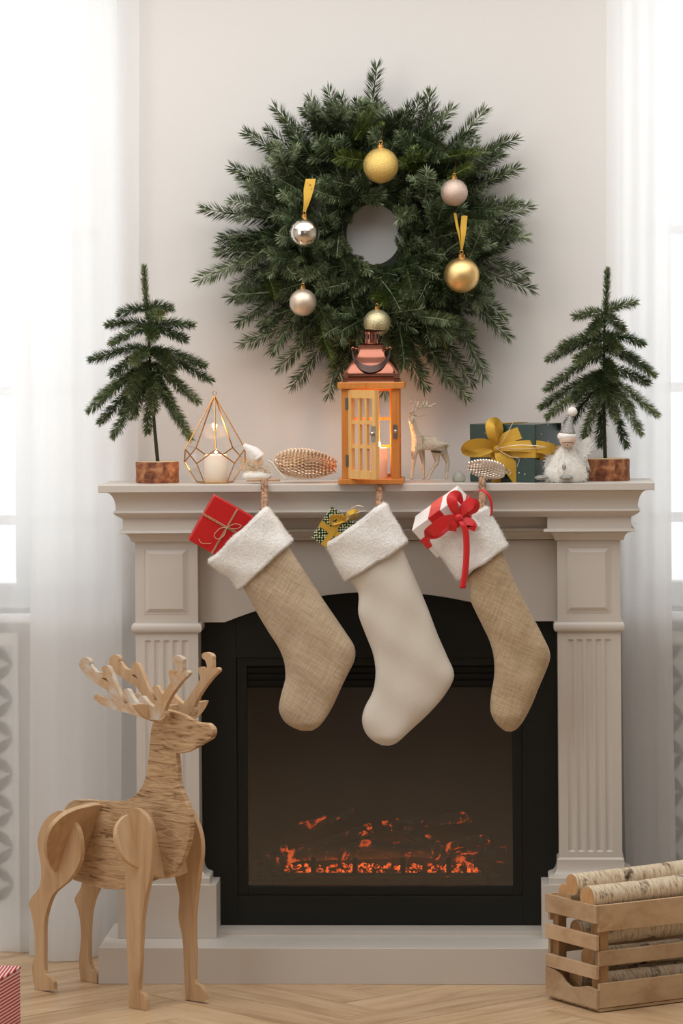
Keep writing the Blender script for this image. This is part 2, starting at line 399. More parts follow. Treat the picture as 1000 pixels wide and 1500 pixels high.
mb = MB().bx(RX0, RX1, WY-.014, WY, 0, .085).bx(RX0, RX1, WY-.009, WY, .085, .095); st(mb, 'baseboard_back', M['white_trim'])
for n_, (a, b_) in enumerate(((wl0, wl1), (wr0, wr1)), 1):
    y0 = WY+.17
    fr = MB()
    fr.bx(a, a+.05, y0, y0+.06, ZS, zt).bx(b_-.05, b_, y0, y0+.06, ZS, zt).bx(a+.05, b_-.05, y0, y0+.06, ZS, ZS+.06).bx(a+.05, b_-.05, y0, y0+.06, zt-.05, zt)
    wdo = st(fr, f'window_{n_}', M['white_trim'], bevel=.004)
    mid = (P(32, 500, y0).x if n_ == 1 else (a+b_)/2)
    MB().bx(mid-.02, mid+.02, y0+.01, y0+.05, ZS+.06, zt-.05).build('mullion', M['white_trim'], wdo)
    for zz in (Z(760, y0), Z(570, y0), Z(340, y0)):
        MB().bx(a+.05, b_-.05, y0+.015, y0+.045, zz-.012, zz+.012).build('glazing_bar', M['white_trim'], wdo)
    MB().bx(a+.05, b_-.05, y0+.028, y0+.032, ZS+.06, zt-.05).build('pane', M['glass'], wdo)
    sl = MB().bx(a-.02, b_+.02, WY-.03, WY+.17, ZS-.022, ZS)
    sl.build('window_sill', M['white_trim'], wdo, bevel=.004)

# pierced radiator screens below the windows: grey leaf plates paint the shade inside the openings
def screen(x0, x1, label):
    z0, z1 = Z(1352, WY-.05), Z(945, WY-.05); y = WY-.022
    t = thing('radiator_screen', ((x0+x1)/2, y, 0), label, 'radiator cover')
    mb = MB().bx(x0, x0+.012, y-.012, y, 0, z1+.03).bx(x1-.012, x1, y-.012, y, 0, z1+.03).bx(x0+.012, x1-.012, y-.012, y, 0, z0).bx(x0+.012, x1-.012, y-.012, y, z1, z1+.03)
    mb.build('screen_frame', M['white_trim'], t)
        # leaves: grey lens plates set in the white field
    MB().bx(x0+.012, x1-.012, y-.002, y+.004, z0, z1).build('screen_panel', M['white_trim'], t)
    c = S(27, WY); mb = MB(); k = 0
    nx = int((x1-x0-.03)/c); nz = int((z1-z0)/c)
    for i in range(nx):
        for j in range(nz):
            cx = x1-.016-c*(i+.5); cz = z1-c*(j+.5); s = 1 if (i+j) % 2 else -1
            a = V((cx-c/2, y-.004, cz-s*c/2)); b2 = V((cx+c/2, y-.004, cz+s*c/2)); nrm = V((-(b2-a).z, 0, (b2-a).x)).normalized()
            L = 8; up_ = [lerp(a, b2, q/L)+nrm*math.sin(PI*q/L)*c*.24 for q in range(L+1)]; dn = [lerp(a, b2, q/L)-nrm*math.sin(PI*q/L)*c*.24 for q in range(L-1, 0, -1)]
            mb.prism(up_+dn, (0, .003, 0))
    o = mb.build('leaf_shade_plate', M['leafshade'], t); o['kind'] = 'stuff'
M['leafshade'] = plain('screen_shadow_grey', srgb(96, 92, 84), .8)
screen(P(30, 1100, WY).x-.62, P(30, 1100, WY).x, 'white radiator screen pierced with leaf shapes behind the left curtain')
screen(P(930, 1100, WY).x, P(930, 1100, WY).x+.62, 'white radiator screen pierced with leaf shapes behind the right curtain')

# curtains
def curtain(name, px0, px1, Y, amp, freq, ph, mat, label, ztop=2.6, flare=0, seed=1):
    rnd = random.Random(seed); x0, x1 = P(px0, 700, Y).x, P(px1, 700, Y).x; nx = 150; nz = 26
    ks = [(freq*f, rnd.uniform(0, 6), a) for f, a in ((1, 1), (2.3, .45), (.45, .8))]
    vs = []; z1 = ztop
    for j in range(nz+1):
        z = .003+(z1-.003)*j/nz; low = max(0, 1-z/1.2)
        for i in range(nx+1):
            u = i/nx; x = x0+(x1-x0)*u
            o_ = sum(a*math.sin(k*u*2*PI+p+ .35*math.sin(z*1.3+p)) for k, p, a in ks)*amp*(1+.25*low)
            e = min(1, u*9, (1-u)*9)
            vs.append(V((x+.006*math.sin(z*2+seed), Y+o_*(.4+.6*e)-flare*low*low*max(0, math.sin(min(1, max(0, (u-.05)/.75))*PI)), z)))
    fs = [(j*(nx+1)+i, j*(nx+1)+i+1, (j+1)*(nx+1)+i+1, (j+1)*(nx+1)+i) for j in range(nz) for i in range(nx)]
    mb = MB(); mb.add(vs, fs); o = mb.build(name, mat, loc=((x0+x1)/2, Y, 0), smooth=True)
    return o
a = curtain('curtain', -240, 205, 8.4, .007, 4, 0, M['sheer'], '', seed=3)
tag(a, 'thin white sheer curtain at far left with the pierced radiator screen showing through it', 'curtain')
a = curtain('curtain', 42, 176, 8.36, .007, 1.6, 0, M['sheer2'], '', flare=.1, seed=5)
tag(a, 'denser white sheer curtain hanging behind the wooden reindeer, left of the fireplace', 'curtain')
a = curtain('curtain', 893, 1200, 8.4, .006, 2.2, 0, M['sheer'], '', seed=8)
tag(a, 'thin white sheer curtain over the right window, beyond the little tree', 'curtain')
a = curtain('curtain', 912, 986, 8.365, .005, 1.2, 0, M['sheer2'], '', seed=9)
tag(a, 'denser white sheer curtain above the birch log crate, edge of right window', 'curtain')

# ================================================================== FIREPLACE SURROUND
YB = 8.335; YP = 8.165; YF = 8.215; YS = 8.095
xc = P(552.5, 918, YP).x
HP = (908.5-197.5)/2*YP/F; HI = 263.5*YP/F
man = thing('fireplace_surround', (xc, 8.2, 0), 'white classical fireplace surround with fluted pilasters and moulded mantel shelf', 'fireplace')
def wrap(mb, prof, x0, x1, yf, yb):
    """sweep a (outset, z) profile round left side, front and right side, mitred"""
    cols = []
    for (sx, x), k in (((-1, x0), 0), ((-1, x0), 1), ((1, x1), 1), ((1, x1), 0)):
        cols.append([V((x+sx*o, (yb if k == 0 else yf-o), z)) for o, z in prof])
    n = len(prof); vs = [q for c in cols for q in c]
    fs = [(c*n+i, (c+1)*n+i, (c+1)*n+i+1, c*n+i+1) for c in range(3) for i in range(n-1)]
    mb.add(vs, fs)
    for e in (0, n-1):                       # close top and bottom
        mb.add([cols[c][e] for c in range(4)], [(0, 1, 2, 3)])
    mb.add([cols[0][i] for i in range(n)]+[cols[3][i] for i in range(n)], [(i, i+1, n+i+1, n+i) for i in range(n-1)])
zt0 = Z(709, YS); ztb = Z(720, YS)
HS = 408*YS/F
MB().bx(xc-HS, xc+HS, YS, YB, ztb, zt0).build('mantel_shelf', M['mantel'], man, bevel=.0015)
# crown under the shelf: big cove, fillet
def arc(o0, z0, o1, z1, n=8, conc=True):
    r = []
    for i in range(n+1):
        t = i/n*PI/2
        r.append((o0+(o1-o0)*math.sin(t), z0+(z1-z0)*(1-math.cos(t))) if conc else (o0+(o1-o0)*(1-math.cos(t)), z0+(z1-z0)*math.sin(t)))
    return r
e1 = HS-.016-HP   # outset of cove top beyond pilaster line
zf = lambda py: Z(py, 8.13)
cove = [(x, z) for x, z in arc(S(25.5), zf(744), e1, ztb, 10, False)]
prof = [(S(17), zf(758.5)), (S(21), zf(756)), (S(26), zf(753)), (S(29), zf(749.5)), (S(28), zf(746.5)), (S(25.5), zf(746))]+cove
mb = MB(); wrap(mb, prof, xc-HP, xc+HP, YP, YB); mb.build('crown_moulding', M['mantel'], man, smooth=True, angle=32)
# lower moulding over each pilaster, recessed between them
prof2 = [(0, Z(793, YP)), (S(5), Z(792, YP))]+arc(S(6), Z(790, YP), S(19), Z(779, YP), 7, False)+[(S(22), Z(778.5, YP)), (S(21), Z(775, YP)), (S(16), Z(774.5, YP)), (S(16), zf(758))]
bo = S(9)
for x0, x1 in ((xc-HP, xc-HI-bo*.2), (xc+HI+bo*.2, xc+HP)):
    mb = MB(); wrap(mb, prof2, x0, x1, YP, YB); mb.build('architrave_moulding', M['mantel'], man, smooth=True, angle=32)
mb = MB(); wrap(mb, prof2, xc-HI+.0, xc+HI, YF-.006, YB); mb.build('architrave_moulding', M['mantel'], man, smooth=True, angle=32)
# frieze with arched underside
hr = S(263.5, YF); mb = MB(); fl = S(225, YF); zb = Z(911, YF); zp = Z(867, YF); ztf = Z(792, YF)
pts = [V((xc-HI, YF, ztf)), V((xc-HI, YF, zb)), V((xc-fl, YF, zb))]
hgt = zp-zb; R_ = (fl*fl+hgt*hgt)/(2*hgt)
for i in range(1, 24):
    x = -fl+2*fl*i/24; pts.append(V((xc+x, YF, zp-R_+math.sqrt(R_*R_-x*x))))
pts += [V((xc+fl, YF, zb)), V((xc+HI, YF, zb)), V((xc+HI, YF, ztf))]
mb.prism([q+V((0, .012, 0)) for q in pts], (0, .024, 0)); mb.build('frieze_board', M['mantel'], man, bevel=.001)
# pilasters
for sx in (-1, 1):
    x0, x1 = sorted((xc+sx*HI, xc+sx*HP)); zt1, zb1 = Z(792, YP), Z(912, YP)
    MB().bx(x0, x1, YP, YB, zb1, zt1).build('pilaster_block', M['mantel'], man)
    # raised picture-frame moulding: bevelled groove ring + field
    fx0, fx1, fz0, fz1 = x0+S(14), x1-S(15.5), Z(897, YP), Z(803.5, YP); wv = S(6.5); mb = MB()
    def rr(i, y): return [V((fx0+i, y, fz0+i)), V((fx1-i, y, fz0+i)), V((fx1-i, y, fz1-i)), V((fx0+i, y, fz1-i))]
    # cut: the field sits a little proud of the groove bottom
    mb2 = MB().rings([rr(-wv*.25, YP+.001), rr(-wv*.2, YP-.0012), rr(0, YP-.0012), rr(0.0003, YP-.0002), rr(wv, YP-.0055), rr(wv*1.02, YP+.001)], caps=False)
    mb2.build('panel_moulding', M['mantel'], man)
    MB().bx(fx0+wv, fx1-wv, YP-.0056, YP+.001, fz0+wv, fz1-wv).build('raised_panel', M['mantel'], man)
    # torus
    rad = (Z(912, YP)-Z(926, YP))/2; zc_ = (Z(912, YP)+Z(926, YP))/2; o_ = S(6)
    pr = [(0, zc_-rad)]+[(o_-rad*.6+math.cos(t)*rad*.6*1.0, zc_+math.sin(t)*rad) for t in [(-PI/2+PI*i/10) for i in range(11)]]+[(0, zc_+rad)]
    mb = MB(); wrap(mb, pr, x0, x1, YP, YB); mb.build('torus_moulding', M['mantel'], man, smooth=True, angle=50)
    # fluted shaft
    za, zz = Z(926, YP), Z(1262, YP); fw_ = (x1-x0); nf = 5; mg = fw_*.13; pitch = (fw_-2*mg)/nf; dpt = .0045
    fzt, fzb = Z(937, YP), Z(1248, YP)
    def prof_x(depth):
        r = [(x0, YP)]
        for k in range(nf):
            a_ = x0+mg+pitch*k; wdt = pitch*.78; s0 = a_+(pitch-wdt)/2
            for q in range(7):
                r.append((s0+wdt*q/6, YP+depth*math.sin(PI*q/6)))
        r.append((x1, YP)); return r
    full = prof_x(dpt); flat = prof_x(0)
    levels = [(za, flat), (fzt, flat), (fzt-.004, full), (fzb+.004, full), (fzb, flat), (zz, flat)]
    rings = [[V((x, y, z)) for x, y in pr_]+[V((x1, YB, z)), V((x0, YB, z))] for z, pr_ in levels]
    MB().rings(rings).build('fluted_shaft', M['mantel'], man)
    # base mouldings and plinth
    pr = [(0, Z(1256, YP)), (S(3), Z(1259, YP)), (S(3), Z(1264, YP))]+[(S(3)+S(8)*(1-math.cos(t)), Z(1264, YP)+(Z(1281, YP)-Z(1264, YP))*math.sin(t)) for t in [PI/2*i/7 for i in range(8)]]+[(S(14), Z(1282, YP)), (S(16), Z(1284, YP)), (S(16), Z(1297, YP))]
    pr = pr[::-1]
    mb = MB(); wrap(mb, pr, x0, x1, YP, YB); mb.build('base_moulding', M['mantel'], man, smooth=True, angle=35)
    ho = S(26.5)
    MB().bx(x0-ho, x1+ho, YP-ho, YB, Z(1389, 8.0)-.0, Z(1296.5, YP-ho)).build('plinth', M['mantel'], man, bevel=.001)
zh = Z(1389, 8.0); hh = 410*8.0/F
MB().bx(xc-hh, xc+hh, 8.0, YB, 0, zh).build('hearth', M['mantel'], man, bevel=.0012)
MB().bx(xc-HI, xc+HI, YP+.005, YF+.03, zh, zh+S(7)).build('hearth_ledge', M['mantel'], man)

# ================================================================== ELECTRIC FIRE
fi = thing('electric_fireplace', (xc, 8.24, zh+S(7)), 'black electric fireplace insert with glass front, glowing red embers and logs', 'fireplace insert')
yi = YF+.026
def px(x, Y=yi): return P(x, 1150, Y).x
L0, L1, B0, B1 = xc-HI+.001, xc+HI-.001, zh+S(7)+.001, Z(866, yi)
ox0, ox1, oz0, oz1 = px(347), px(765), Z(1312, yi), Z(963, yi)
mb = MB(); y2 = yi+.012
mb.bx(L0, ox0, yi, y2, B0, B1).bx(ox1, L1, yi, y2, B0, B1).bx(ox0, ox1, yi, y2, B0, oz0).bx(ox0, ox1, yi, y2, oz1, B1)
mb.build('fascia', M['black'], fi, bevel=.001)
gx0, gx1, gz0, gz1 = px(362), px(750), Z(1299, yi), Z(1008, yi)
mb = MB(); ya, yb = yi+.006, yi+.02
mb.bx(ox0, gx0, ya, yb, oz0, oz1).bx(gx1, ox1, ya, yb, oz0, oz1).bx(gx0, gx1, ya, yb, oz0, gz0)
mb.bx(gx0, gx1, ya, yb, Z(975, yi), oz1)
mb.build('inner_frame', M['black'], fi, bevel=.001)
mb = MB()
for k in range(3):
    z = lerp(Z(1006, yi), Z(977, yi), (k+.5)/3); mb.bx(gx0, gx1, yi+.014, yi+.022, z-.005, z+.005)
mb.build('vent_louvre', M['black2'], fi)
MB().bx(gx0, gx1, yi+.022, yi+.025, gz1, Z(975, yi)).build('vent_back', M['black2'], fi)
fb = 8.435; mb = MB()
mb.bx(ox0, ox1, fb-.006, fb, oz0, oz1).bx(ox0-.004, ox0, yb, fb, oz0, oz1).bx(ox1, ox1+.004, yb, fb, oz0, oz1).bx(ox0, ox1, yb, fb, oz0-.004, oz0+.004).bx(ox0, ox1, yb, fb, oz1, oz1+.004)
mb.build('firebox', M['firebox'], fi)
M['fireglass'] = glassy('fire_glass', rough=.12, ior=1.75, tint=(.8, .8, .8, 1))
MB().bx(gx0, gx1, yi+.013, yi+.015, gz0, gz1).build('glass_front', M['fireglass'], fi)
yl = 8.33
def lump(mb, c, r, rnd):
    n, m_ = 8, 5; rings = []
    for i in range(m_+1):
        t = PI*i/m_; rings.append([V(c)+V((math.sin(t)*math.cos(2*PI*k/n)*r*rnd.uniform(.75, 1.2), math.sin(t)*math.sin(2*PI*k/n)*r*rnd.uniform(.75, 1.2), -math.cos(t)*r*.7)) for k in range(n)])
    mb.rings(rings)
rnd = random.Random(4)
def pf(x, y, Y): return P(x, y, Y)
base = MB(); rings = []
mb = MB()
for k in range(170):
    x = rnd.uniform(418, 700); lump(mb, pf(x, 1274+rnd.uniform(-8, 8), yl-.03+rnd.uniform(-.012, .03)), rnd.uniform(.003, .008), rnd)
o = mb.build('ember_bed', M['ember'], fi, smooth=True); o['kind'] = 'stuff'
# charred logs
for pts_, r in (([(405, 1262, .03), (470, 1240, .05), (545, 1215, .07)], .017), ([(500, 1262, .02), (530, 1238, .02), (600, 1250, .04)], .015), ([(690, 1262, .03), (640, 1240, .05), (590, 1212, .07)], .017),
               ([(430, 1215, .07), (520, 1192, .08)], .014), ([(560, 1210, .08), (690, 1196, .08)], .014), ([(640, 1262, .02), (665, 1238, .03), (720, 1228, .05)], .013), ([(440, 1250, .05), (590, 1245, .055), (740, 1252, .05)], .02), ([(375, 1262, .05), (420, 1240, .05)], .013)):
    q = crom([pf(a, b_, yl-.02+c) for a, b_, c in pts_], 6); mb = MB()
    mb.tube(q, [r*rnd.uniform(.85, 1.1) for _ in q], 9); mb.build('charred_log', M['emberlog'], fi, smooth=True)
# grate in front
mb = MB(); yg = yl-.055
a, b_ = pf(378, 1281, yg), pf(735, 1281, yg); mb.tube([a, b_], .0045, 8)
for x in (459, 520, 590, 657): mb.box(pf(x, 1268, yg), (.012, .008, .04))
for x in (400, 715): mb.box(pf(x, 1285, yg), (.01, .01, .03))
mb.build('grate', M['black2'], fi)
l = bpy.data.lights.new('ember_glow', 'AREA'); l.size = .35; l.size_y = .03; l.shape = 'RECTANGLE'; l.energy = .25; l.color = (1, .25, .06)
o = bpy.data.objects.new('ember_glow', l); C.objects.link(o); o.location = pf(560, 1288, yl-.01); o.rotation_euler = (PI*.9, 0, 0)

# ================================================================== NEEDLE BRUSHES
def needle(mb, p, d, side, ln, wd):
    d = d.normalized(); s = side.normalized()*wd
    m1 = p+d*ln*.45
    o = len(mb.v); mb.v += [p, m1+s, p+d*ln, m1-s]; mb.f += [(o, o+1, o+2, o+3)]
def brush(mb, pts, ln, wd, dens, rnd, stem=.0012, flat=None, ang=55, tip=True, jit=14):
    """needles round a polyline; flat: a vector towards which needles are flattened out"""
    pts = [V(q) for q in pts]; tot = sum((pts[i+1]-pts[i]).length for i in range(len(pts)-1)); n = int(tot*dens)
    seg = []; acc = 0
    for i in range(len(pts)-1): L = (pts[i+1]-pts[i]).length; seg.append((acc, L, i)); acc += L
    for k in range(n):
        s_ = (k+rnd.random())/n*tot
        for a0, L, i in seg:
            if s_ <= a0+L+1e-9: break
        p = lerp(pts[i], pts[i+1], (s_-a0)/L); t = (pts[i+1]-pts[i]).normalized()
        x = t.orthogonal().normalized(); y = t.cross(x); a_ = rnd.uniform(0, 2*PI); r = x*math.cos(a_)+y*math.sin(a_)
        if flat is not None:
            r = r-flat*r.dot(flat)*.72
            if r.length < .1: continue
            r.normalize()
        u = s_/tot; an = math.radians(ang+rnd.uniform(-jit, jit))*(1 if u < .9 else 1-(u-.9)*5)
        taper = (1 if u < .85 else 1-(u-.85)*1.4)*(1 if u > .1 else .6+4*u)
        d = t*math.cos(an)+r*math.sin(an)
        needle(mb, p+r*stem, d, t.cross(r)+V((rnd.uniform(-.4, .4),)*3), ln*rnd.uniform(.75, 1.1)*taper, wd)
def stem_tube(mb, pts, r0, r1): mb.tube(pts, [lerp(r0, r1, i/(len(pts)-1)) for i in range(len(pts))], 5)

# ------------------------------------------------------------------ wreath
wc = P(547, 343, 8.40)
wr = thing('wreath', (wc.x, 8.44, wc.z), 'large round fir wreath hanging on the white wall above the mantel', 'wreath')
mb = MB(); ring = []
for i in range(48):
    t = 2*PI*i/48; r = .1; ring.append(V((wc.x+math.cos(t)*r, 8.405, wc.z+math.sin(t)*r*1.08)))
ring.append(ring[0]); mb.tube(ring, .036, 10, caps=False); mb.build('wreath_core', M['core'], wr, smooth=True)
rnd = random.Random(11); sprigs = []
for vi in range(7):
    L = .12; mb = MB(); bend = rnd.uniform(-.018, .018); b2 = rnd.uniform(-.01, .01)
    pts = [V((bend*(k/6)**2, b2*(k/6)**2, L*k/6)) for k in range(7)]
    brush(mb, pts, .0255, .0016, 2700, rnd, flat=V((0, 1, 0)), ang=55, jit=6)
    if vi in (1, 4, 6):                   # side shoots
        for s_ in (-1, 1):
            k0 = .035+.02*rnd.random(); q = [V((0, 0, k0)), V((s_*.022, 0, k0+.03)), V((s_*.036, -.004, k0+.058))]
            brush(mb, q, .020, .0015, 2700, rnd, flat=V((0, 1, 0)), ang=54, jit=6)
    stem_tube(mb, pts, .0022, .001)
    me = bpy.data.meshes.new('fir_sprig'); me.from_pydata(mb.v, [], mb.f)
    me.materials.append(M['fir']); me2 = me.copy(); me2.materials[0] = M['firg']; sprigs.append((me, me2))
nsp = 0
def sprig(b, t, wide=1.0, yellow=False, var=None):
    global nsp
    d = t-b; L = d.length; z = d.normalized()
    y = V((0, 1, 0)); y = (y-z*y.dot(z)).normalized(); x = y.cross(z)
    R = Matrix((x, y, z)).transposed().to_quaternion() @ Quaternion((0, 0, 1), rnd.uniform(-.4, .4))
    me = sprigs[rnd.randrange(7) if var is None else var][1 if yellow else 0]
    o = bpy.data.objects.new('fir_sprig', me); C.objects.link(o); o.parent = wr
    o.location = b-ORG['wreath']; o.rotation_mode = 'QUATERNION'; o.rotation_quaternion = R
    o.scale = (wide, wide, L/.12); nsp += 1
cx, cy = 547, 343
tips = [(553, 98, 1), (483, 134, 1), (405, 158, 1), (368, 188, 1), (348, 238, 1), (300, 310, 1), (292, 408, 1), (322, 372, 0), (338, 434, 1), (346, 462, 0), (362, 514, 1), (392, 506, 0), (440, 570, 1), (420, 545, 0), (480, 578, 1), (612, 570, 1), (672, 586, 1), (718, 545, 1), (690, 560, 0), (745, 490, 1), (776, 425, 1), (770, 400, 0), (774, 305, 1), (768, 345, 1), (757, 248, 1), (748, 196, 1), (705, 162, 1), (640, 141, 1), (612, 146, 1), (587, 156, 1), (662, 160, 0), (510, 142, 1), (445, 152, 0), (505, 560, 0), (575, 575, 0), (645, 560, 0), (730, 225, 0), (330, 345, 0), (740, 460, 0), (350, 275, 0), (420, 175, 0), (460, 170, 0), (530, 160, 0)]
pol = sorted([(math.atan2(cy-b_, a-cx), math.hypot(a-cx, cy-b_)) for a, b_, q in tips if q])
def rout(th):
    th = (th+PI) % (2*PI)-PI; n = len(pol)
    for i in range(n):
        a0, r0 = pol[i-1]; a1, r1 = pol[i]
        if i == 0: a0 -= 2*PI
        if a0 <= th <= a1: return min(r0, r1)+.35*abs(r1-r0)*0+ .2*lerp(r0, r1, (th-a0)/(a1-a0)) - .2*min(r0, r1)
    return min(pol[0][1], pol[-1][1])
for a, b_, q in tips:
    r = math.hypot(a-cx, b_-cy); th = math.atan2(cy-b_, a-cx); L = rnd.uniform(95, 120); th2 = th+rnd.uniform(-.12, .12)
    rb = r-L; sprig(P(cx+rb*math.cos(th2), cy-rb*math.sin(th2), 8.385), P(a, b_, 8.355+rnd.uniform(-.03, .025)), 1.2, var=rnd.choice((0, 2, 3, 5)))
def fieldset(n, r0, r1, l0, l1, ya, yb, spread, w0=.9, w1=1.1, lim=8):
    for k in range(n):
        th = 2*PI*(k+rnd.random()*.8)/n; r = rnd.uniform(r0, r1); L = rnd.uniform(l0, l1); dr = th+rnd.gauss(0, spread)
        bx_, by_ = cx+r*math.cos(th), cy-r*math.sin(th)
        for _ in range(12):
            tx, ty = bx_+L*math.cos(dr), by_-L*math.sin(dr); rt_ = math.hypot(tx-cx, ty-cy); tt = math.atan2(cy-ty, tx-cx)
            if rt_ < rout(tt)-lim and rt_ > 50: break
            L *= .88
        Y0 = rnd.uniform(ya, ya+.02); Y1 = rnd.uniform(yb-.015, yb+.015)
        sprig(P(bx_, by_, Y0), P(tx, ty, Y1), rnd.uniform(w0, w1), rnd.random() < .045)
fieldset(40, 85, 115, 55, 75, 8.385, 8.385, .9, 1.15, 1.3)
fieldset(44, 95, 140, 80, 100, 8.39, 8.37, .25)
fieldset(44, 80, 130, 62, 85, 8.375, 8.345, .5, 1, 1.2)
fieldset(46, 75, 160, 50, 72, 8.36, 8.32, .8, .95, 1.2)
fieldset(26, 58, 66, 45, 65, 8.38, 8.34, 1.1, .8, 1)
fieldset(38, 66, 165, 40, 58, 8.345, 8.285, .9, .9, 1.15)
for k in range(34):                                  # round the hole
    th = 2*PI*k/34; r = 55; dr = th+PI/2+rnd.uniform(-.3, .25)
    bx_, by_ = cx+r*math.cos(th)*.93, cy-r*math.sin(th)*1.06; L = 40
    sprig(P(bx_, by_, 8.385), P(bx_+L*math.cos(dr), by_-L*math.sin(dr), 8.34+.015*(k%2)), .78)
for a in ((520, 205, 548, 165), (640, 235, 700, 215), (655, 262, 690, 240), (470, 470, 478, 525), (392, 400, 402, 432)):
    sprig(P(a[0], a[1], 8.31), P(a[2], a[3], 8.28), .8, True)
print('sprigs', nsp)

# ------------------------------------------------------------------ baubles
def bauble(cxp, cyp, r, mat, label, Y=8.255, ridges=0, ribbon=None, cap=True, rmat=None, tilt=0):
    c = P(cxp, cyp, Y); R = S(r, Y); t = thing('bauble', c, label, 'bauble', 'baubles hung on the fir wreath')
    n, m_ = 40, 40; rings = []
    for i in range(m_+1):
        a = PI*i/m_; rr = R*(1+(.012*math.cos(a*ridges) if ridges else 0))
        rings.append([c+V((math.sin(a)*rr*math.cos(2*PI*k/n), math.sin(a)*rr*math.sin(2*PI*k/n), -math.cos(a)*rr))+V((0, 0, 0)) if 0 < i < m_ else c+V((1e-4*math.cos(2*PI*k/n), 1e-4*math.sin(2*PI*k/n), -math.cos(a)*rr)) for k in range(n)])
    if tilt:
        Rm = Matrix.Rotation(tilt, 3, 'Y'); rings = [[c+Rm @ (q-c) for q in g_] for g_ in rings]
    MB().rings(rings).build('globe', mat, t, smooth=True)
    if cap:
        mb = MB().lathe([(R*.2, 0), (R*.22, R*.02), (R*.2, R*.2), (R*.14, R*.24), (.0001, R*.25)], c+V((0, 0, R*.97)), 16)
        ring = [c+V((math.cos(2*PI*k/12)*R*.1, 0, R*1.3+math.sin(2*PI*k/12)*R*.1)) for k in range(13)]; mb.tube(ring, R*.022, 5)
        mb.build('cap', M['brass'], t, smooth=True, angle=40)
    top = c+V((0, 0, R*1.36))
    if ribbon:
        for (x, y, w0) in ribbon:
            e = P(x, y, Y+.02); q = crom([top, lerp(top, e, .35)+V((.001, -.003, 0)), lerp(top, e, .7)+V((0, -.002, 0)), e], 5)
            wv = [V((S(w0)*(.25+.75*min(1, i/(len(q)-1)*1.6)), .0015, 0)) for i in range(len(q))]
            MB().strip(q, wv, .0007).build('ribbon', rmat or M['goldribbon'], t)
    else:
        e = c+V((S(3), .03, R*1.3+S(22))); MB().tube([top, lerp(top, e, .5), e], .0005, 5).build('thread', M['brass'], t)
    return t
M['goldglit'] = plain('gold_glitter', srgb(244, 208, 124), .36, .9, bs=420, bst=1.0, bd=.0025)
M['rosechamp'] = plain('rose_champagne', srgb(216, 192, 176), .4, .75, bs=520, bst=.8, bd=.002)
M['palegold'] = plain('pale_gold_crackle', srgb(214, 202, 160), .38, .8, bs=240, bst=.9, bd=.002)
bauble(557.5, 242.5, 26, M['goldglit'], 'large yellow gold glitter bauble near the top of the wreath')
bauble(665, 282, 20, M['rosechamp'], 'small rose champagne bauble at upper right of the wreath')
bauble(446, 341, 22.5, M['silver'], 'shiny ridged silver bauble on a gold ribbon, left of the wreath hole', ridges=34, ribbon=[(455, 262, 7.5), (450, 268, 3)])
bauble(676, 403, 26, M['gold'], 'large satin gold bauble hanging on a long gold ribbon right of the hole', ribbon=[(680, 316, 4.5), (666, 312, 2)])
bauble(443.5, 443, 20, M['champagne'], 'matte champagne bauble at lower left of the wreath with fine ridges', ridges=44, tilt=-.3)
bauble(552, 473, 20, M['palegold'], 'pale gold crackled bauble directly above the lantern', Y=8.29)

# ------------------------------------------------------------------ little trees
ZM = zt0; TY = 8.215
def little_tree(trunk, branches, slab, label, slabel, seed):
    rnd = random.Random(seed); Y = TY
    bx0, bx1, by0, by1 = slab; cxs = (bx0+bx1)/2; base = P(cxs, by1, Y); base.z = ZM
    t = thing('artificial_tree', base, label, 'tree', 'small trees at the mantel ends')
    R = S((bx1-bx0)/2, Y); h = Z(by0, Y)-Z(by1, Y)
    rings = []
    fr = [rnd.uniform(.96, 1.03) for _ in range(24)]
    for k, (s_, z) in enumerate(((.97, 0), (1, .004), (.985, h*.5), (1, h-.003), (.97, h))):
        rings.append([base+V((math.cos(2*PI*i/24)*R*s_*fr[i], math.sin(2*PI*i/24)*R*.85*s_*fr[i], z)) for i in range(24)])
    MB().rings(rings).build('log_slice', M['slab'], t, smooth=True, angle=45)
    MB().rings([[q+V((0, 0, .0002)) for q in [base+(g_-base)*1.0 for g_ in rings[-1]]], [V((lerp(base.x, q.x, .92), lerp(base.y, q.y, .92), q.z+.0012)) for q in rings[-1]]]).build('cut_top', M['slabtop'], t)
    tp = crom([P(x, y, Y) for x, y in trunk], 6); MB().tube(tp, [.0046, .0028, .0016], 7).build('trunk', M['trunk'], t, smooth=True)
    n = len(tp)
    mb = MB(); brush(mb, tp[:int(n*.3)], .007, .0006, 500, rnd, ang=70); brush(mb, tp[int(n*.36):int(n*.72)], .022, .001, 3600, rnd, ang=65); 
    mb.build('trunk_needles', M['tree'], t)['kind'] = 'stuff'
    top = tp[int(n*.70):]; mb = MB(); brush(mb, top, .0155, .001, 7000, rnd, ang=50); mb.build('leader', M['tree'], t)
    for i, (x0, y0, x1, y1, dy) in enumerate(branches):
        a = P(x0, y0, Y); e = P(x1, y1, Y+dy); mid = lerp(a, e, .5)+V((0, 0, .007)); q = crom([a, lerp(a, mid, .5)+V((0, 0, .003)), mid, e], 4)
        mb = MB(); brush(mb, q, .0225, .0012, 6000, rnd, ang=58); stem_tube(mb, q, .0016, .0008)
        mb.build('branch', M['tree'], t)
    return t
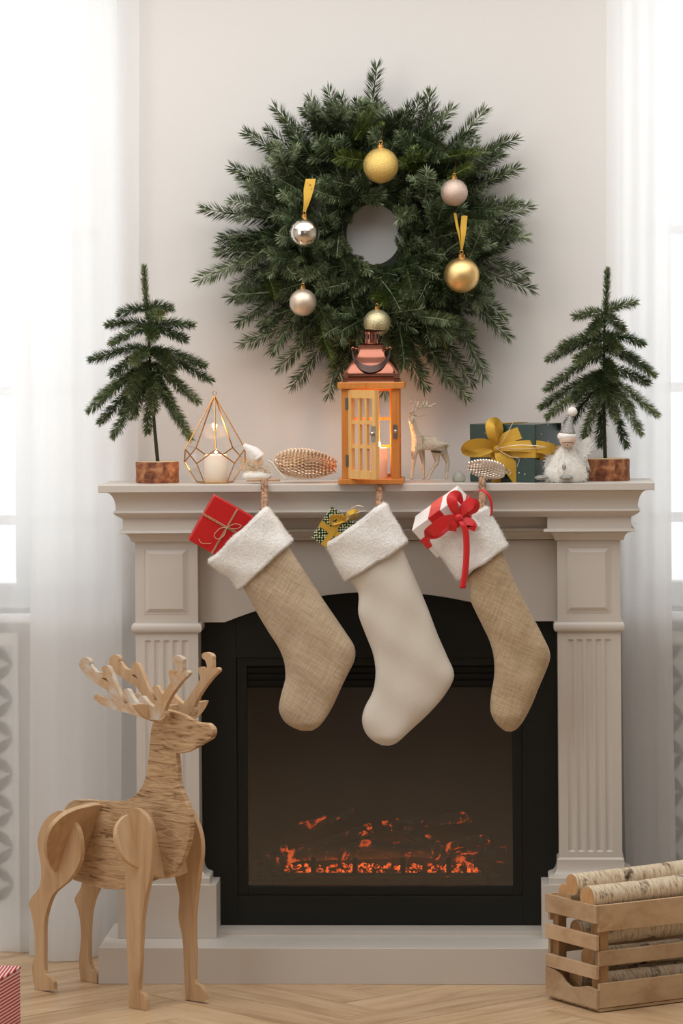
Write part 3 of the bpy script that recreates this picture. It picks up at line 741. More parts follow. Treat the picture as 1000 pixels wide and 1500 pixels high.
br = [(217, 455, 175, 460, -.02), (217, 453, 249, 452, -.02), (217, 470, 235, 462, -.04), (217, 478, 158, 476, .01), (217, 482, 164, 503, -.03), (218, 478, 281, 476, .02), (218, 481, 270, 497, -.04), (217, 480, 225, 495, -.06),
      (220, 510, 134, 527, -.01), (220, 512, 299, 535, -.02), (220, 516, 308, 557, .02), (220, 515, 165, 548, -.05), (221, 515, 195, 530, -.06), (220, 514, 255, 540, -.06), (221, 530, 143, 584, .01), (221, 533, 131, 601, -.02), (221, 533, 289, 588, -.03),
      (221, 532, 188, 575, -.06), (221, 532, 265, 570, .04), (222, 545, 147, 618, .02), (222, 550, 166, 638, -.03), (222, 545, 278, 642, -.02), (222, 545, 262, 618, .03), (222, 550, 216, 632, .05), (222, 545, 226, 600, -.065), (222, 540, 195, 610, .04), (222, 545, 245, 590, .05), (221, 535, 178, 605, .05)]
little_tree([(231, 677), (226.6, 630), (225, 607), (220, 539), (217.5, 471), (213, 425), (211, 391)], br, (199, 263, 678, 709),
            'small artificial tree on a log slice at the left end of the mantel', '', 3)
br = [(885, 462, 842, 464, -.02), (885, 460, 929, 443, .02), (885, 465, 911, 483, -.04), (885, 470, 865, 487, -.05), (884, 490, 821, 509, -.03), (884, 498, 803, 526, .01), (884, 492, 940, 503, .02), (884, 495, 905, 510, -.05), (884, 505, 948, 540, -.04), (884, 512, 957, 548, .02), (884, 512, 845, 528, -.06),
      (884, 520, 801, 570, -.02), (884, 530, 900, 552, -.06), (884, 540, 948, 560, .04), (884, 545, 793, 596, .02), (884, 550, 802, 611, -.02), (884, 550, 961, 607, -.02), (884, 555, 938, 634, -.03), (884, 555, 916, 652, .02), (884, 560, 856, 640, -.05), (884, 560, 878, 651, .05), (884, 545, 880, 580, -.065), (884, 555, 925, 600, .05),
      (884, 560, 830, 625, .05), (884, 545, 840, 585, -.055), (884, 555, 900, 610, -.055)]
little_tree([(886, 671), (884.5, 620), (884.5, 593), (884.5, 508), (885.6, 465), (888, 430), (890, 395)], br, (856, 922, 672, 704),
            'small artificial tree on a log slice at the right mantel end, behind the angel doll', '', 5)

# ------------------------------------------------------------------ geometric glass holder with candle
GY = 8.20; gc = P(315, 706, GY); gc.z = ZM
gt = thing('candle_holder', gc, 'brass framed geometric glass teardrop candle holder beside the left tree', 'candle holder')
def gp(ang, rpx, ypx):
    a = math.radians(ang); r = S(rpx, GY); return V((gc.x+math.sin(a)*r, gc.y-math.cos(a)*r, Z(ypx, GY)))
A_ = V((gc.x, gc.y, Z(578, GY))); Cs = [gp(-102+72*k, 47, 676) for k in range(5)]; Ds = [gp(-66+72*k, 46, 656) for k in range(5)]; Bs = [gp(-102+72*k, 28, 706) for k in range(5)]
for q in Bs: q.z = ZM+.002
ed = []
for k in range(5): ed += [(A_, Ds[k]), (Cs[k], Ds[k]), (Ds[k], Cs[(k+1) % 5]), (Cs[k], Bs[k]), (Bs[k], Bs[(k+1) % 5])]
mb = MB()
for a, b_ in ed: mb.tube([a, b_], .0016, 6)
mb.build('brass_frame', M['brass'], gt)
for k in range(5):
    f1 = [A_, Ds[k-1], Cs[k], Ds[k]]; f2 = [Bs[k], Bs[(k+1) % 5], Cs[(k+1) % 5], Ds[k], Cs[k]]
    for f in ((f1, f2) if k != 2 else (f2,)):
        c_ = sum(f, V())/len(f); MB().add([lerp(c_, q, .985) for q in f], [tuple(range(len(f)))]).build('glass_pane', M['glass'], gt)
MB().prism([q+V((0, 0, 0)) for q in Bs], (0, 0, .0012)).build('base_plate', M['brass'], gt)
mb = MB(); mb.tube([A_+V((math.sin(2*PI*k/14)*.004, 0, .006-math.cos(2*PI*k/14)*.006)) for k in range(15)], .0007, 5); mb.build('ring', M['brass'], gt)
def candle(c, r, h, label, e=.35, fl=.012):
    t = thing('candle', c, label, 'candle')
    MB().lathe([(r*.96, 0), (r, .002), (r, h-.002), (r*.95, h), (r*.8, h-.001), (r*.5, h-.003), (.0004, h-.004)], c, 28).build('wax', M['wax'], t, smooth=True, angle=50)
    MB().tube([c+V((0, 0, h-.004)), c+V((.001, 0, h+.004))], .0009, 6).build('wick', M['wick'], t)
    MB().lathe([(.0003, 0), (fl*.2, fl*.2), (fl*.24, fl*.4), (fl*.14, fl*.75), (.0002, fl*1.1)], c+V((.001, 0, h+.002)), 12).build('flame', M['flame'], t, smooth=True)
    l = bpy.data.lights.new('candle_light', 'POINT'); l.energy = e; l.color = (1, .5, .2); l.shadow_soft_size = .006
    o = bpy.data.objects.new('candle_light', l); C.objects.link(o); o.location = c+V((0, -.0, h+.022)); return t
candle(gc+V((S(1), 0, .002)), S(17, GY), S(40, GY), 'short pillar candle burning inside the geometric glass holder', .3)

# ------------------------------------------------------------------ wooden lantern
LY = 8.15; lc = P(544.5, 705.5, LY); lc.z = ZM
lt = thing('lantern', lc, 'wooden lantern with copper roof, latticed door ajar, in the middle of the mantel', 'lantern')
s = lambda n: n*LY/F
hw = s(42); X = lc.x; Yc = lc.y+.0; zz = lambda py: ZM+s(705.5-py)
MB().box((X, Yc, (zz(705.5)+zz(698))/2), (s(95), s(92), s(7.5))).build('base', M['lantern'], lt, bevel=.0015)
pw_ = s(12)
for sx in (-1, 1):
    for sy in (-1, 1): MB().box((X+sx*(hw-pw_/2), Yc+sy*(hw-pw_/2), (zz(698)+zz(567))/2), (pw_, pw_, zz(567)-zz(698))).build('post', M['lantern'], lt, bevel=.0008)
def lattice(o_, ux, w, zb_, zt_, nc, nr, mat, name, parent, fw1, bar, th, toprail=None):
    """frame with bars: o_ left bottom start, ux direction along the width"""
    nrm = V((-ux.y, ux.x, 0)); Rm = Matrix((ux, nrm, V((0, 0, 1)))).transposed(); mb = MB(); tr_ = toprail or fw1
    h = zt_-zb_
    def bb(a0, a1, z0, z1, t_=th): mb.box(o_+ux*((a0+a1)/2)+V((0, 0, (z0+z1)/2-o_.z)), (a1-a0, t_, z1-z0), Rm)
    bb(0, fw1, zb_, zt_); bb(w-fw1, w, zb_, zt_); bb(fw1, w-fw1, zb_, zb_+tr_); bb(fw1, w-fw1, zt_-tr_, zt_)
    for k in range(1, nc):
        a0 = fw1+(w-2*fw1)*k/nc; bb(a0-bar/2, a0+bar/2, zb_+tr_, zt_-tr_, th*.7)
    for k in range(1, nr):
        z = zb_+tr_+(h-2*tr_)*k/nr; bb(fw1, w-fw1, z-bar*.6, z+bar*.6, th*.75)
    return mb.build(name, mat, parent)
inw = 2*hw-2*pw_; zb_, zt_ = zz(697.5), zz(567.5)
lattice(V((X-hw+pw_, Yc+hw-pw_*.5, zb_)), V((1, 0, 0)), inw, zb_, zt_, 3, 3, M['lantern'], 'back_lattice', lt, s(4), s(3.5), s(4))
for sx in (-1, 1): lattice(V((X+sx*(hw-pw_*.5), Yc-hw+pw_, zb_)), V((0, 1, 0)), inw, zb_, zt_, 3, 3, M['lantern'], 'side_lattice', lt, s(4), s(3.5), s(4))
da = math.radians(-46); ux = V((math.cos(da), math.sin(da), 0)); hinge = V((X-hw+pw_, Yc-hw+s(2), zb_+.0008)); dw = inw*.99
dr_ = lattice(hinge, ux, dw, zb_+.0008, zt_-.0008, 3, 3, M['lantdoor'], 'door', lt, s(7), s(4.5), s(7), s(12))
dn = V((-ux.y, ux.x, 0)); Rd = Matrix((ux, dn, V((0, 0, 1)))).transposed()
MB().box(hinge+ux*(dw/2)+V((0, 0, (zt_-zb_)/2))+dn*.0005, (dw-s(12), .0008, zt_-zb_-s(22)), Rd).build('glass_pane', M['glass'], dr_)
mb = MB(); q = hinge+ux*(dw-s(4))-dn*s(4.5); q.z = zz(631); mb.box(q, (s(8), s(1.2), s(22)), Rd); mb.ball(q-dn*s(2), s(3.5), 10, 8); mb.build('latch', M['steel'], dr_, smooth=True, angle=40)
mb = MB(); q = V((X+hw-pw_*.5, Yc-hw-s(1), zz(629))); mb.box(q, (s(6), s(1.4), s(20))); mb.ball(q-V((0, s(2), 0)), s(3), 10, 8); mb.build('latch_plate', M['steel'], lt, smooth=True, angle=40)
for py in (588, 671):
    mb = MB(); q = V((X-hw+pw_*.85, Yc-hw-s(.8), zz(py))); mb.box(q, (s(9), s(1), s(17))); mb.tube([q+V((s(3), -s(1), -s(8))), q+V((s(3), -s(1), s(8)))], s(1.3), 8); mb.build('hinge', M['steel'], lt)
MB().box((X+s(1), Yc, (zz(567)+zz(557))/2), (s(97), s(94), s(10))).build('top_board', M['lantern'], lt, bevel=.002)
rings = []
for py, h_ in ((557.5, 42), (556, 41.5), (553, 41), (552, 39.5), (548, 40.5), (541, 38.5), (534, 35), (528, 30.5), (522, 25), (516, 21), (509, 19), (503, 18), (501, 15)):
    r = s(h_); c = .0; rings.append([V((X+s(1)+x*r, Yc+y*r, zz(py))) for x, y in ((-1, -.82), (-.82, -1), (.82, -1), (1, -.82), (1, .82), (.82, 1), (-.82, 1), (-1, .82))])
MB().rings(rings).build('roof', M['copper'], lt, smooth=True, angle=42)
MB().lathe([(s(11), zz(501)), (s(10.5), zz(499)), (s(10.5), zz(484)), (s(11.5), zz(483.5))], (X+s(1), Yc, 0), 24).build('chimney', M['copper'], lt, smooth=True, angle=40)
mb = MB()
for k in range(8):
    a = 2*PI*k/8+.3; mb.box((X+s(1)+math.cos(a)*s(10.6), Yc+math.sin(a)*s(10.6), zz(491)), (s(3), s(3), s(7)), Matrix.Rotation(a, 3, 'Z'))
mb.build('vent_slot', M['coppdark'], lt)
MB().lathe([(s(6), zz(484)), (s(20), zz(483.4)), (s(22), zz(482.6)), (s(20), zz(481.6)), (.0003, zz(479.5))], (X+s(1), Yc, 0), 30).build('chimney_cap', M['copper'], lt, smooth=True, angle=40)
q = []
for k in range(25):
    t = PI*k/24; q.append(V((X+s(1)-math.cos(t)*s(28), Yc-s(14)-math.sin(t)*s(30), zz(509)-math.sin(t)*s(29))))
q = [V((X+s(1)-s(27), Yc-s(6), zz(508)))]+q+[V((X+s(1)+s(27), Yc-s(6), zz(508)))]
mb = MB(); rr = [.35]+[.35+.65*math.sin(PI*k/24)**.7 if 0 < k < 24 else .35 for k in range(25)]+[.35]
mb.strip(q, [V((0, s(1.5)*r_, s(5)*r_)) for r_ in rr], .0015); mb.build('handle', M['coppdark'], lt, smooth=True, angle=50)
for sx in (-1, 1):
    mb = MB(); mb.ball((X+s(1)+sx*s(27), Yc-s(8), zz(508)), s(3.2), 12, 8); mb.tube([V((X+s(1)+sx*s(27), Yc-s(8), zz(508))), V((X+s(1)+sx*s(17), Yc-s(8), zz(509)))], s(1.3), 8); mb.build('handle_pivot', M['copper'], lt, smooth=True)
candle(V((X+s(11), Yc+s(2), zz(698))), s(12), s(44), 'white candle burning inside the wooden lantern', .6)

# ------------------------------------------------------------------ mercury glass cones
M['mercgold'] = plain('mercury_glass_gold', srgb(236, 208, 180), .3, .9, bs=500, bst=.3)
M['mercsilver'] = plain('mercury_glass_silver', srgb(228, 212, 196), .34, .85, bs=500, bst=.3)
def cone(x0, y0, x1, y1, rpx, Y, mat, label, nrow, npr, seed, fat=.42):
    a, b_ = P(x0, y0, Y), P(x1, y1, Y-.004); ax = (b_-a); L = ax.length; ax.normalize(); R = S(rpx, Y); c = (a+b_)/2
    t = thing('pine_cone_ornament', V((c.x, c.y, c.z)), label, 'ornament')
    x = ax.orthogonal().normalized(); y = ax.cross(x); mb = MB(); core = []
    prof = lambda u: R*math.sin(PI*min(1, max(0, u*.93+.06))**.85)**.6
    for i in range(15): core.append([a+ax*L*i/14+(x*math.cos(2*PI*k/18)+y*math.sin(2*PI*k/18))*prof(i/14)*.8 for k in range(18)])
    MB().rings(core).build('core', mat, t, smooth=True)
    for i in range(nrow):
        u = (i+.7)/(nrow+.6); r = prof(u); n = max(6, int(npr*r/R))
        for k in range(n):
            an = 2*PI*(k+.5*(i % 2))/n; rd = x*math.cos(an)+y*math.sin(an); tg = ax.cross(rd); w_ = PI*r/n*1.02; l_ = L/nrow*.95
            p = a+ax*(L*u)+rd*r*.8
            mb.add([p-ax*l_*.7, p-tg*w_+rd*R*.02, p+ax*l_*1.0+rd*R*.10, p+tg*w_+rd*R*.02, p+ax*l_*.45+rd*R*.17], [(0, 1, 4), (1, 2, 4), (2, 3, 4), (3, 0, 4)])
    o = mb.build('scale', mat, t); o['kind'] = 'stuff'
    mb = MB(); mb.tube([a-ax*.004, a+ax*.006], .006, 10); mb.tube([a-ax*.004+x*0+V((math.cos(q)*.005, 0, math.sin(q)*.005))-ax*.004 for q in [2*PI*k/12 for k in range(13)]], .0007, 5)
    mb.build('cap', M['silver'], t, smooth=True); return t
cone(404, 676, 493, 683, 24, 8.17, M['mercgold'], 'large gold mercury-glass pine cone lying left of the lantern', 17, 30, 1)
cone(740, 691, 684, 683, 15.5, 8.135, M['mercsilver'], 'small silver glass pine cone in front of the green gift', 13, 24, 2)

M['frost'] = plain('frosted_glass', srgb(222, 228, 216), .3); M['frost'].node_tree.nodes['Principled BSDF'].inputs['Transmission Weight'].default_value = .75
q = P(672, 703, 8.19); q.z = ZM; o = MB().lathe([(S(8), 0), (S(10), S(3)), (S(9), S(9)), (S(5), S(14)), (.0003, S(16))], q+V((0, 0, .0005)), 20).build('glass_ornament', M['frost'], loc=q, smooth=True)
tag(o, 'small frosted glass ornament between the deer figurine and the silver pine cone', 'ornament')

# ------------------------------------------------------------------ skinned bodies
def skinned(name, chains, mat, parent, sub=2):
    """chains: lists of (Vector, radius); a shared point joins chains"""
    vs = []; es = []; rd = []; idx = {}
    for ch in chains:
        prev = None
        for p, r in ch:
            key = tuple(round(c, 5) for c in p)
            if key not in idx: idx[key] = len(vs); vs.append(p); rd.append(r)
            if prev is not None: es.append((prev, idx[key]))
            prev = idx[key]
    off = ORG[parent.name]; me = bpy.data.meshes.new(name); me.from_pydata([q-off for q in vs], es, [])
    o = bpy.data.objects.new(name, me); C.objects.link(o); o.parent = parent; ORG[o.name] = off
    md = o.modifiers.new('skin', 'SKIN'); md.use_smooth_shade = True
    for i, r in enumerate(rd): me.skin_vertices[0].data[i].radius = (r, r); me.skin_vertices[0].data[i].use_root = (i == 0)
    o.modifiers.new('sub', 'SUBSURF').levels = sub; o.modifiers['sub'].render_levels = sub
    me.materials.append(mat); return o
DY = 8.16; dp = lambda x, y, d=0: P(x, y, DY+d)
M['deer'] = plain('silver_glitter_deer', srgb(196, 184, 164), .42, .5, bs=380, bst=1.0, bd=.004, var=(420, 1.5))
dc = P(629, 704, DY); dc.z = ZM
dt = thing('deer_figurine', dc, 'small silver glitter deer figurine with antlers, right of the lantern', 'figurine')
r1 = S(1)
sh = dp(611, 648); hp = dp(645, 648, .012); ch = dp(609, 638); hd = dp(603, 611, -.008)
skinned('body', [[(dp(629, 649, .006), r1*9.50), (sh, r1*9.50), (ch, r1*7.00), (dp(605.5, 626, -.004), r1*5.85), (hd, r1*5.46), (dp(601, 617, -.02), r1*3.38), (dp(601, 621, -.024), r1*2.60)],
                 [(dp(629, 649, .006), r1*9.50), (hp, r1*9.00), (dp(655, 651, .014), r1*2.86), (dp(658, 655, .014), r1*1.30)],
                 [(sh, r1*9.50), (dp(607, 661, -.008), r1*5.72), (dp(606, 676, -.008), r1*3.12), (dp(604, 692, -.008), r1*2.34), (dp(602.5, 703, -.01), r1*3.12)],
                 [(sh, r1*9.50), (dp(617, 661, .012), r1*5.20), (dp(620, 678, .012), r1*2.86), (dp(620, 692, .01), r1*2.08), (dp(619.5, 703, .008), r1*2.86)],
                 [(hp, r1*9.00), (dp(638, 664, 0), r1*6.50), (dp(640.5, 677, .004), r1*3.64), (dp(634, 686, 0), r1*2.86), (dp(628, 697, -.006), r1*2.34), (dp(626, 703, -.008), r1*3.12)],
                 [(hp, r1*9.00), (dp(650, 664, .022), r1*5.98), (dp(656, 678, .026), r1*3.38), (dp(654, 690, .022), r1*2.47), (dp(653.5, 703, .02), r1*3.12)]], M['deer'], dt)
def antl(name, base, ps, tines):
    mb = MB(); q = crom([dp(*p) for p in ps], 5); mb.tube(q, [r1*1.9, r1*1.6, r1*1.2], 7)
    for tn in tines: mb.tube([dp(*p) for p in tn], [r1*1.5, r1*1.1], 6)
    mb.build(name, M['deer'], dt, smooth=True)
antl('antler', 0, [(602, 606, -.01), (605, 597, -.005), (603, 590, 0), (599, 585, .0)], [[(605, 597, -.005), (608, 586, 0)], [(603, 590, 0), (598, 589, -.006)]])
antl('antler', 0, [(605, 606, -.006), (610, 599, 0), (618, 596, .01), (629, 595, .02), (638, 591, .025)], [[(611, 599, 0), (612, 588, 0)], [(618, 596, .01), (621, 588, .01)], [(624, 596, .015), (625, 588, .02)], [(629, 595, .02), (634, 597, .02)]])
mb = MB()
mb.tube([dp(600, 608, -.01), dp(597, 607, -.012)], [r1*1.8, r1*.5], 7); mb.tube([dp(606, 608, -.004), dp(613, 609, 0), dp(622, 608, .01)], [r1*1.8, r1*1.2, r1*.4], 7); mb.build('ear', M['deer'], dt, smooth=True)

# ------------------------------------------------------------------ green gift
gcn = P(784, 703, 8.125); gcn.z = ZM
ph = math.radians(25); ul = V((-math.cos(ph), math.sin(ph), 0)); ur = V((math.sin(ph), math.cos(ph), 0))
wl_, wr_, hg = S(96, 8.125)/math.cos(ph), S(44, 8.125)/math.sin(ph), S(85, 8.125); wr_ = min(wr_, .15)
gg = thing('gift_box', gcn+ul*wl_/2+ur*wr_/2, 'dark green spotted gift box with wide gold bow, right side of the mantel', 'gift')
Rg = Matrix((-ul, ur, V((0, 0, 1)))).transposed(); cb = gcn+ul*wl_/2+ur*wr_/2+V((0, 0, hg/2))
MB().box(cb, (wl_, wr_, hg), Rg).build('box', M['greengift'], gg, bevel=.0012)
def gpt(u, h, off=.002): return gcn+ul*(wl_*(1-u))+V((0, 0, hg*h))-ur*off     # on left face, u 0..1 left to right
bc = (.41, .52); wd = S(6.5)
mb = MB(); fr_ = -ul
mb.strip([gpt(bc[0], 0), gpt(bc[0], 1.0), gpt(bc[0], 1.0, -.004)], fr_*S(8), .001); mb.strip([gpt(bc[0], 1.01, 0), gpt(bc[0], 1.01, -wr_)], fr_*S(8), .001)
mb.strip([gpt(-.005, bc[1]), gpt(1.005, bc[1])], V((0, 0, S(8))), .001)
mb.strip([gpt(1, bc[1])-ul*.0015, gpt(1, bc[1])+ur*wr_-ul*.0015], V((0, 0, S(8))), .001); mb.build('ribbon_band', M['goldribbon'], gg)
k0 = P(727, 657, 8.12)
kn = gpt(.41, .52, .014)
def loop_(pts, w_, name='bow_loop', mat=None, par=gg):
    q = crom(pts, 6); n = len(q)
    wv = []
    for i in range(n):
        t = (q[min(i+1, n-1)]-q[max(i-1, 0)]).normalized(); d = t.cross(V((0, 1, 0)));
        d = d.normalized() if d.length > .01 else V((0, 0, 1)); u = i/(n-1); wv.append(d*w_*((.35+.65*math.sin(PI*min(1, u*1.15+.05))) if name != 'ribbon_tail' else (.4+.6*min(1, u*3)))+V((0, .0025, 0)))
    return MB().strip(q, wv, .0009).build(name, mat or M['goldribbon'], par, smooth=True, angle=60)
gv = lambda x, y, d: P(x, y, kn.y+d)
K = gv(727, 657, 0)
loop_([K, gv(720, 640, -.02), gv(718, 622, -.018), gv(727, 618, -.005), gv(734, 632, .0), K], S(7))
loop_([K, gv(742, 642, -.012), gv(765, 633, -.012), gv(787, 630, -.01)], S(9), 'ribbon_tail')
loop_([K, gv(750, 654, -.02), gv(785, 654, -.026), gv(808, 660, -.016), gv(785, 668, -.008), gv(750, 664, -.002), K], S(9))
loop_([K, gv(712, 650, -.02), gv(690, 652, -.03), gv(682, 660, -.02), gv(700, 666, -.01), K], S(8))
loop_([K, gv(735, 668, -.008), gv(748, 685, -.01), gv(762, 703, -.006)], S(11), 'ribbon_tail')
MB().ball(K-V((0, .005, 0)), S(6), 12, 8, (1, .6, .9)).build('knot', M['goldribbon'], gg, smooth=True)
mb = MB(); mb.tube(crom([K-V((0, .01, 0)), gv(740, 640, -.02), gv(752, 617, -.012)], 6), .0008, 5); mb.tube(crom([K-V((0, .01, 0)), gv(760, 652, -.035), gv(800, 655, -.03), gv(760, 658, -.03), K], 6), .0008, 5)
mb.tube(crom([K-V((0, .01, 0)), gv(745, 668, -.012), gv(760, 672, -.014), gv(757, 684, -.012)], 6), .0008, 5); mb.build('metallic_cord', M['champagne'], gg)

# ------------------------------------------------------------------ fuzzy helper
def fuzz(mb_src, n, ln, wd, rnd, droop=.3, lift=1.0, sel=None):
    """short fibres standing on the faces of a builder"""
    out = MB(); fs = []; ar = []
    for f in mb_src.f:
        if len(f) > 4: continue
        a, b_, c = (mb_src.v[f[0]], mb_src.v[f[1]], mb_src.v[f[2]]); A2 = (b_-a).cross(c-a).length
        if sel and not sel(a): continue
        fs.append(f); ar.append(A2)
    cen = sum(mb_src.v, V())/len(mb_src.v)
    for f in rnd.choices(fs, ar, k=n):
        q = [mb_src.v[i] for i in f]; u, v_ = rnd.random(), rnd.random()
        p = lerp(lerp(q[0], q[1], u), lerp(q[-1], q[-2] if len(q) > 3 else q[-1], u), v_); nn = (q[1]-q[0]).cross(q[-1]-q[0])
        if nn.length < 1e-12: continue
        nn.normalize()
        if nn.dot(p-cen) < 0: nn = -nn
        d = (nn*lift+V((rnd.uniform(-.8, .8), rnd.uniform(-.8, .8), rnd.uniform(-.8, .8)-droop))).normalized(); sd = d.cross(V((rnd.random()-.5, rnd.random()-.5, rnd.random()-.5))).normalized()*wd
        L = ln*rnd.uniform(.5, 1.2); o = len(out.v); out.v += [p-sd, p+sd, p+d*L]; out.f.append((o, o+1, o+2))
    return out
M['fur'] = plain('white_fur', srgb(244, 240, 232), .9, sheen=.5)
M['skin'] = plain('pale_felt_face', srgb(236, 208, 188), .9)
M['feather'] = plain('white_feather', srgb(240, 236, 230), .8, sheen=.3)

# ------------------------------------------------------------------ angel doll (right)
AY = 8.125; ap = lambda x, y, d=0: P(x, y, AY+d); ac = ap(829, 703); ac.z = ZM
at_ = thing('angel_doll', ac, 'fluffy white angel doll with pointed silver glitter hat, right of the green gift', 'doll')
r1 = S(1, AY); rnd = random.Random(2)
bd = MB().lathe([(r1*27, 0), (r1*31, r1*6), (r1*28, r1*18), (r1*20, r1*34), (r1*12, r1*48), (r1*6, r1*56)], V((ac.x, ac.y+.004, ZM+.001)), 20)
bd = MB(); bd.rings([[V((ac.x+r1*rr*math.cos(2*PI*k/20), ac.y+.006+r1*rr*.6*math.sin(2*PI*k/20), ZM+.0015+r1*z)) for k in range(20)] for rr, z in ((26, 0), (31, 6), (29, 18), (21, 32), (12, 46), (5, 54))])
b_o = bd.build('robe', M['fur'], at_, smooth=True); fz = fuzz(bd, 3800, .009, .0004, rnd, .9).build('robe_fur', M['fur'], b_o); fz['kind'] = 'stuff'
hd = MB().ball(ap(831, 643, -.01), r1*12.5, 18, 12); hd.build('head', M['skin'], at_, smooth=True)
mb = MB().ball(ap(830, 639, -.008), r1*14, 18, 10, (1, 1, .62)); ho = mb.build('hair', M['fur'], at_, smooth=True)
mb = MB()
mb.tube(crom([ap(823, 649, -.034), ap(831, 648, -.036), ap(840, 649, -.033)], 4), r1*.5, 5); mb.ball(ap(831, 652, -.033), r1*.9, 8, 6); mb.build('face_stitching', M['wick'], at_)
mb = MB(); q = [ap(831, 636, -.008), ap(833, 622, -.006), ap(836, 608, 0)]
mb.tube(crom(q, 4), [r1*12.5, r1*8.5, r1*5, r1*3], 18); mb.build('hat', M['silverglit'], at_, smooth=True)
mb = MB().ball(ap(838, 603, 0), r1*7, 16, 10); pm = mb.build('pompom', M['fur'], at_, smooth=True); fuzz(mb, 300, .0022, .0003, rnd, 0).build('pompom_fur', M['fur'], pm)['kind'] = 'stuff'
for sgn, pts_ in ((-1, [(818, 660), (800, 655), (800, 670), (797, 683), (806, 690), (815, 680)]), (1, [(844, 655), (862, 640), (866, 655), (857, 672), (863, 684), (850, 680)])):
    mb = MB(); q = crom([ap(*p, .018) for p in pts_], 4, True); mb.prism(q, (0, .003, 0)); wg = mb.build('wing', M['feather'], at_)
    c_ = sum(q, V())/len(q); fb_ = MB()
    for k in range(260):
        p = lerp(c_, rnd.choice(q), rnd.random()**.5)+V((0, rnd.uniform(-.006, .004), 0)); d = (p-c_).normalized()+V((0, rnd.uniform(-.5, .2), -.3)); needle(fb_, p, d, V((rnd.random(), rnd.random(), rnd.random())), .012, .0009)
    fb_.build('feather', M['feather'], wg)['kind'] = 'stuff'
for x in (791, 827):
    MB().ball(ap(x+2, 699.5, -.022), r1*4, 14, 8, (2.6, 2.2, .95)).build('shoe', M['silverglit'], at_, smooth=True)
MB().ball(ap(826, 684, -.03), r1*4, 12, 8, (.8, .5, 1.2)).build('brooch', M['silverglit'], at_, smooth=True)

# ------------------------------------------------------------------ seated gnome-like figure (left)
FY = 8.15; fp = lambda x, y, d=0: P(x, y, FY+d); fc = fp(378, 705); fc.z = ZM
ft = thing('felt_figure', fc, 'small cream felt figure with white cap and raffia, between glass holder and gold cone', 'figurine'); r1 = S(1, FY); rnd = random.Random(9)
bd = MB().ball(fp(377, 697), r1*16, 18, 10, (1.35, .9, .5)); o = bd.build('body', M['fur'], ft, smooth=True); fuzz(bd, 1500, .005, .0004, rnd, .3).build('body_fur', M['fur'], o)['kind'] = 'stuff'
MB().tube(crom([fp(380, 672), fp(372, 663), fp(364, 657), fp(357, 651)], 4), [r1*10.5, r1*9, r1*6, r1*2.5], 16).build('cap', M['fleece'], ft, smooth=True)
mb = MB(); c_ = fp(378, 676, -.012); Rm = Matrix.Rotation(PI/2-.15, 3, 'X'); mb.lathe([(r1*7.2, -r1*1.5), (r1*7.5, 0), (r1*7, r1*1.5)], c_, 18, Rm); mb.build('wooden_face', M['pine_wood'], ft, smooth=True, angle=40)
mb = MB()
for k in range(120):
    p = fp(rnd.uniform(352, 372), rnd.uniform(672, 690), rnd.uniform(-.012, .01)); needle(mb, p, V((rnd.uniform(-1, 1), rnd.uniform(-.6, .3), rnd.uniform(-1, .4))), V((rnd.random(), rnd.random(), 1)), .012, .0007)
for k in range(120):
    p = fp(rnd.uniform(368, 394), rnd.uniform(682, 693), rnd.uniform(-.02, 0)); needle(mb, p, V((rnd.uniform(-1, 1), rnd.uniform(-.6, .3), rnd.uniform(-.6, .3))), V((rnd.random(), rnd.random(), 1)), .012, .0007)
M['raffia'] = plain('raffia', srgb(190, 156, 96), .8); mb.build('raffia', M['raffia'], ft)['kind'] = 'stuff'
mb = MB(); mb.tube(crom([fp(392, 675, -.01), fp(398, 678, -.012), fp(408, 691, -.014), fp(419, 703, -.015)], 5), r1*1.7, 8); mb.build('stick', M['whitefelt'], ft, smooth=True)
mb = MB(); mb.tube([fp(361, 703.5, -.02), fp(383, 703, -.022)], r1*2, 8); mb.tube([fp(390, 703.5, -.014), fp(410, 703, -.016)], r1*2, 8); mb.build('leg', M['twine'], ft, smooth=True)

# ================================================================== STOCKINGS
def loft(pairs, Y, thick, n=28, sub=4, ex=.8, depthf=None):
    """pairs of outline points (left px, right px) -> closed elliptical rings"""
    A = crom([P(a[0], a[1], Y) for a, b_ in pairs], sub); B = crom([P(b_[0], b_[1], Y) for a, b_ in pairs], sub)
    rings = []; N_ = len(A)
    for i in range(N_):
        c = (A[i]+B[i])/2; h = (B[i]-A[i])/2; u = i/(N_-1); th = (depthf(u) if depthf else 1)*min(thick, h.length*.75)
        r = []
        for k in range(n):
            t = 2*PI*k/n; cs, sn = math.cos(t), math.sin(t)
            r.append(c+h*(abs(cs)**ex*(1 if cs >= 0 else -1))+V((0, 1, 0))*th*(abs(sn)**ex*(1 if sn >= 0 else -1)))
        rings.append(r)
    return rings
def braid(a_pts, parent, r=.0048, name='hanging_loop'):
    q = crom(a_pts, 10); n = len(q); mb = MB()
    for s_ in range(3):
        pts = []
        for i, p in enumerate(q):
            t = i*.95+s_*2*PI/3; T_ = (q[min(i+1, n-1)]-q[max(i-1, 0)]).normalized(); X_ = V((1, 0, 0)); Nn = T_.cross(X_).normalized()
            pts.append(p+X_*math.sin(t)*r*1.1+Nn*math.sin(2*t)*r*.45)
        mb.tube(pts, r*.72, 6)
    return mb.build(name, M['cord'], parent, smooth=True)
SY = 8.035
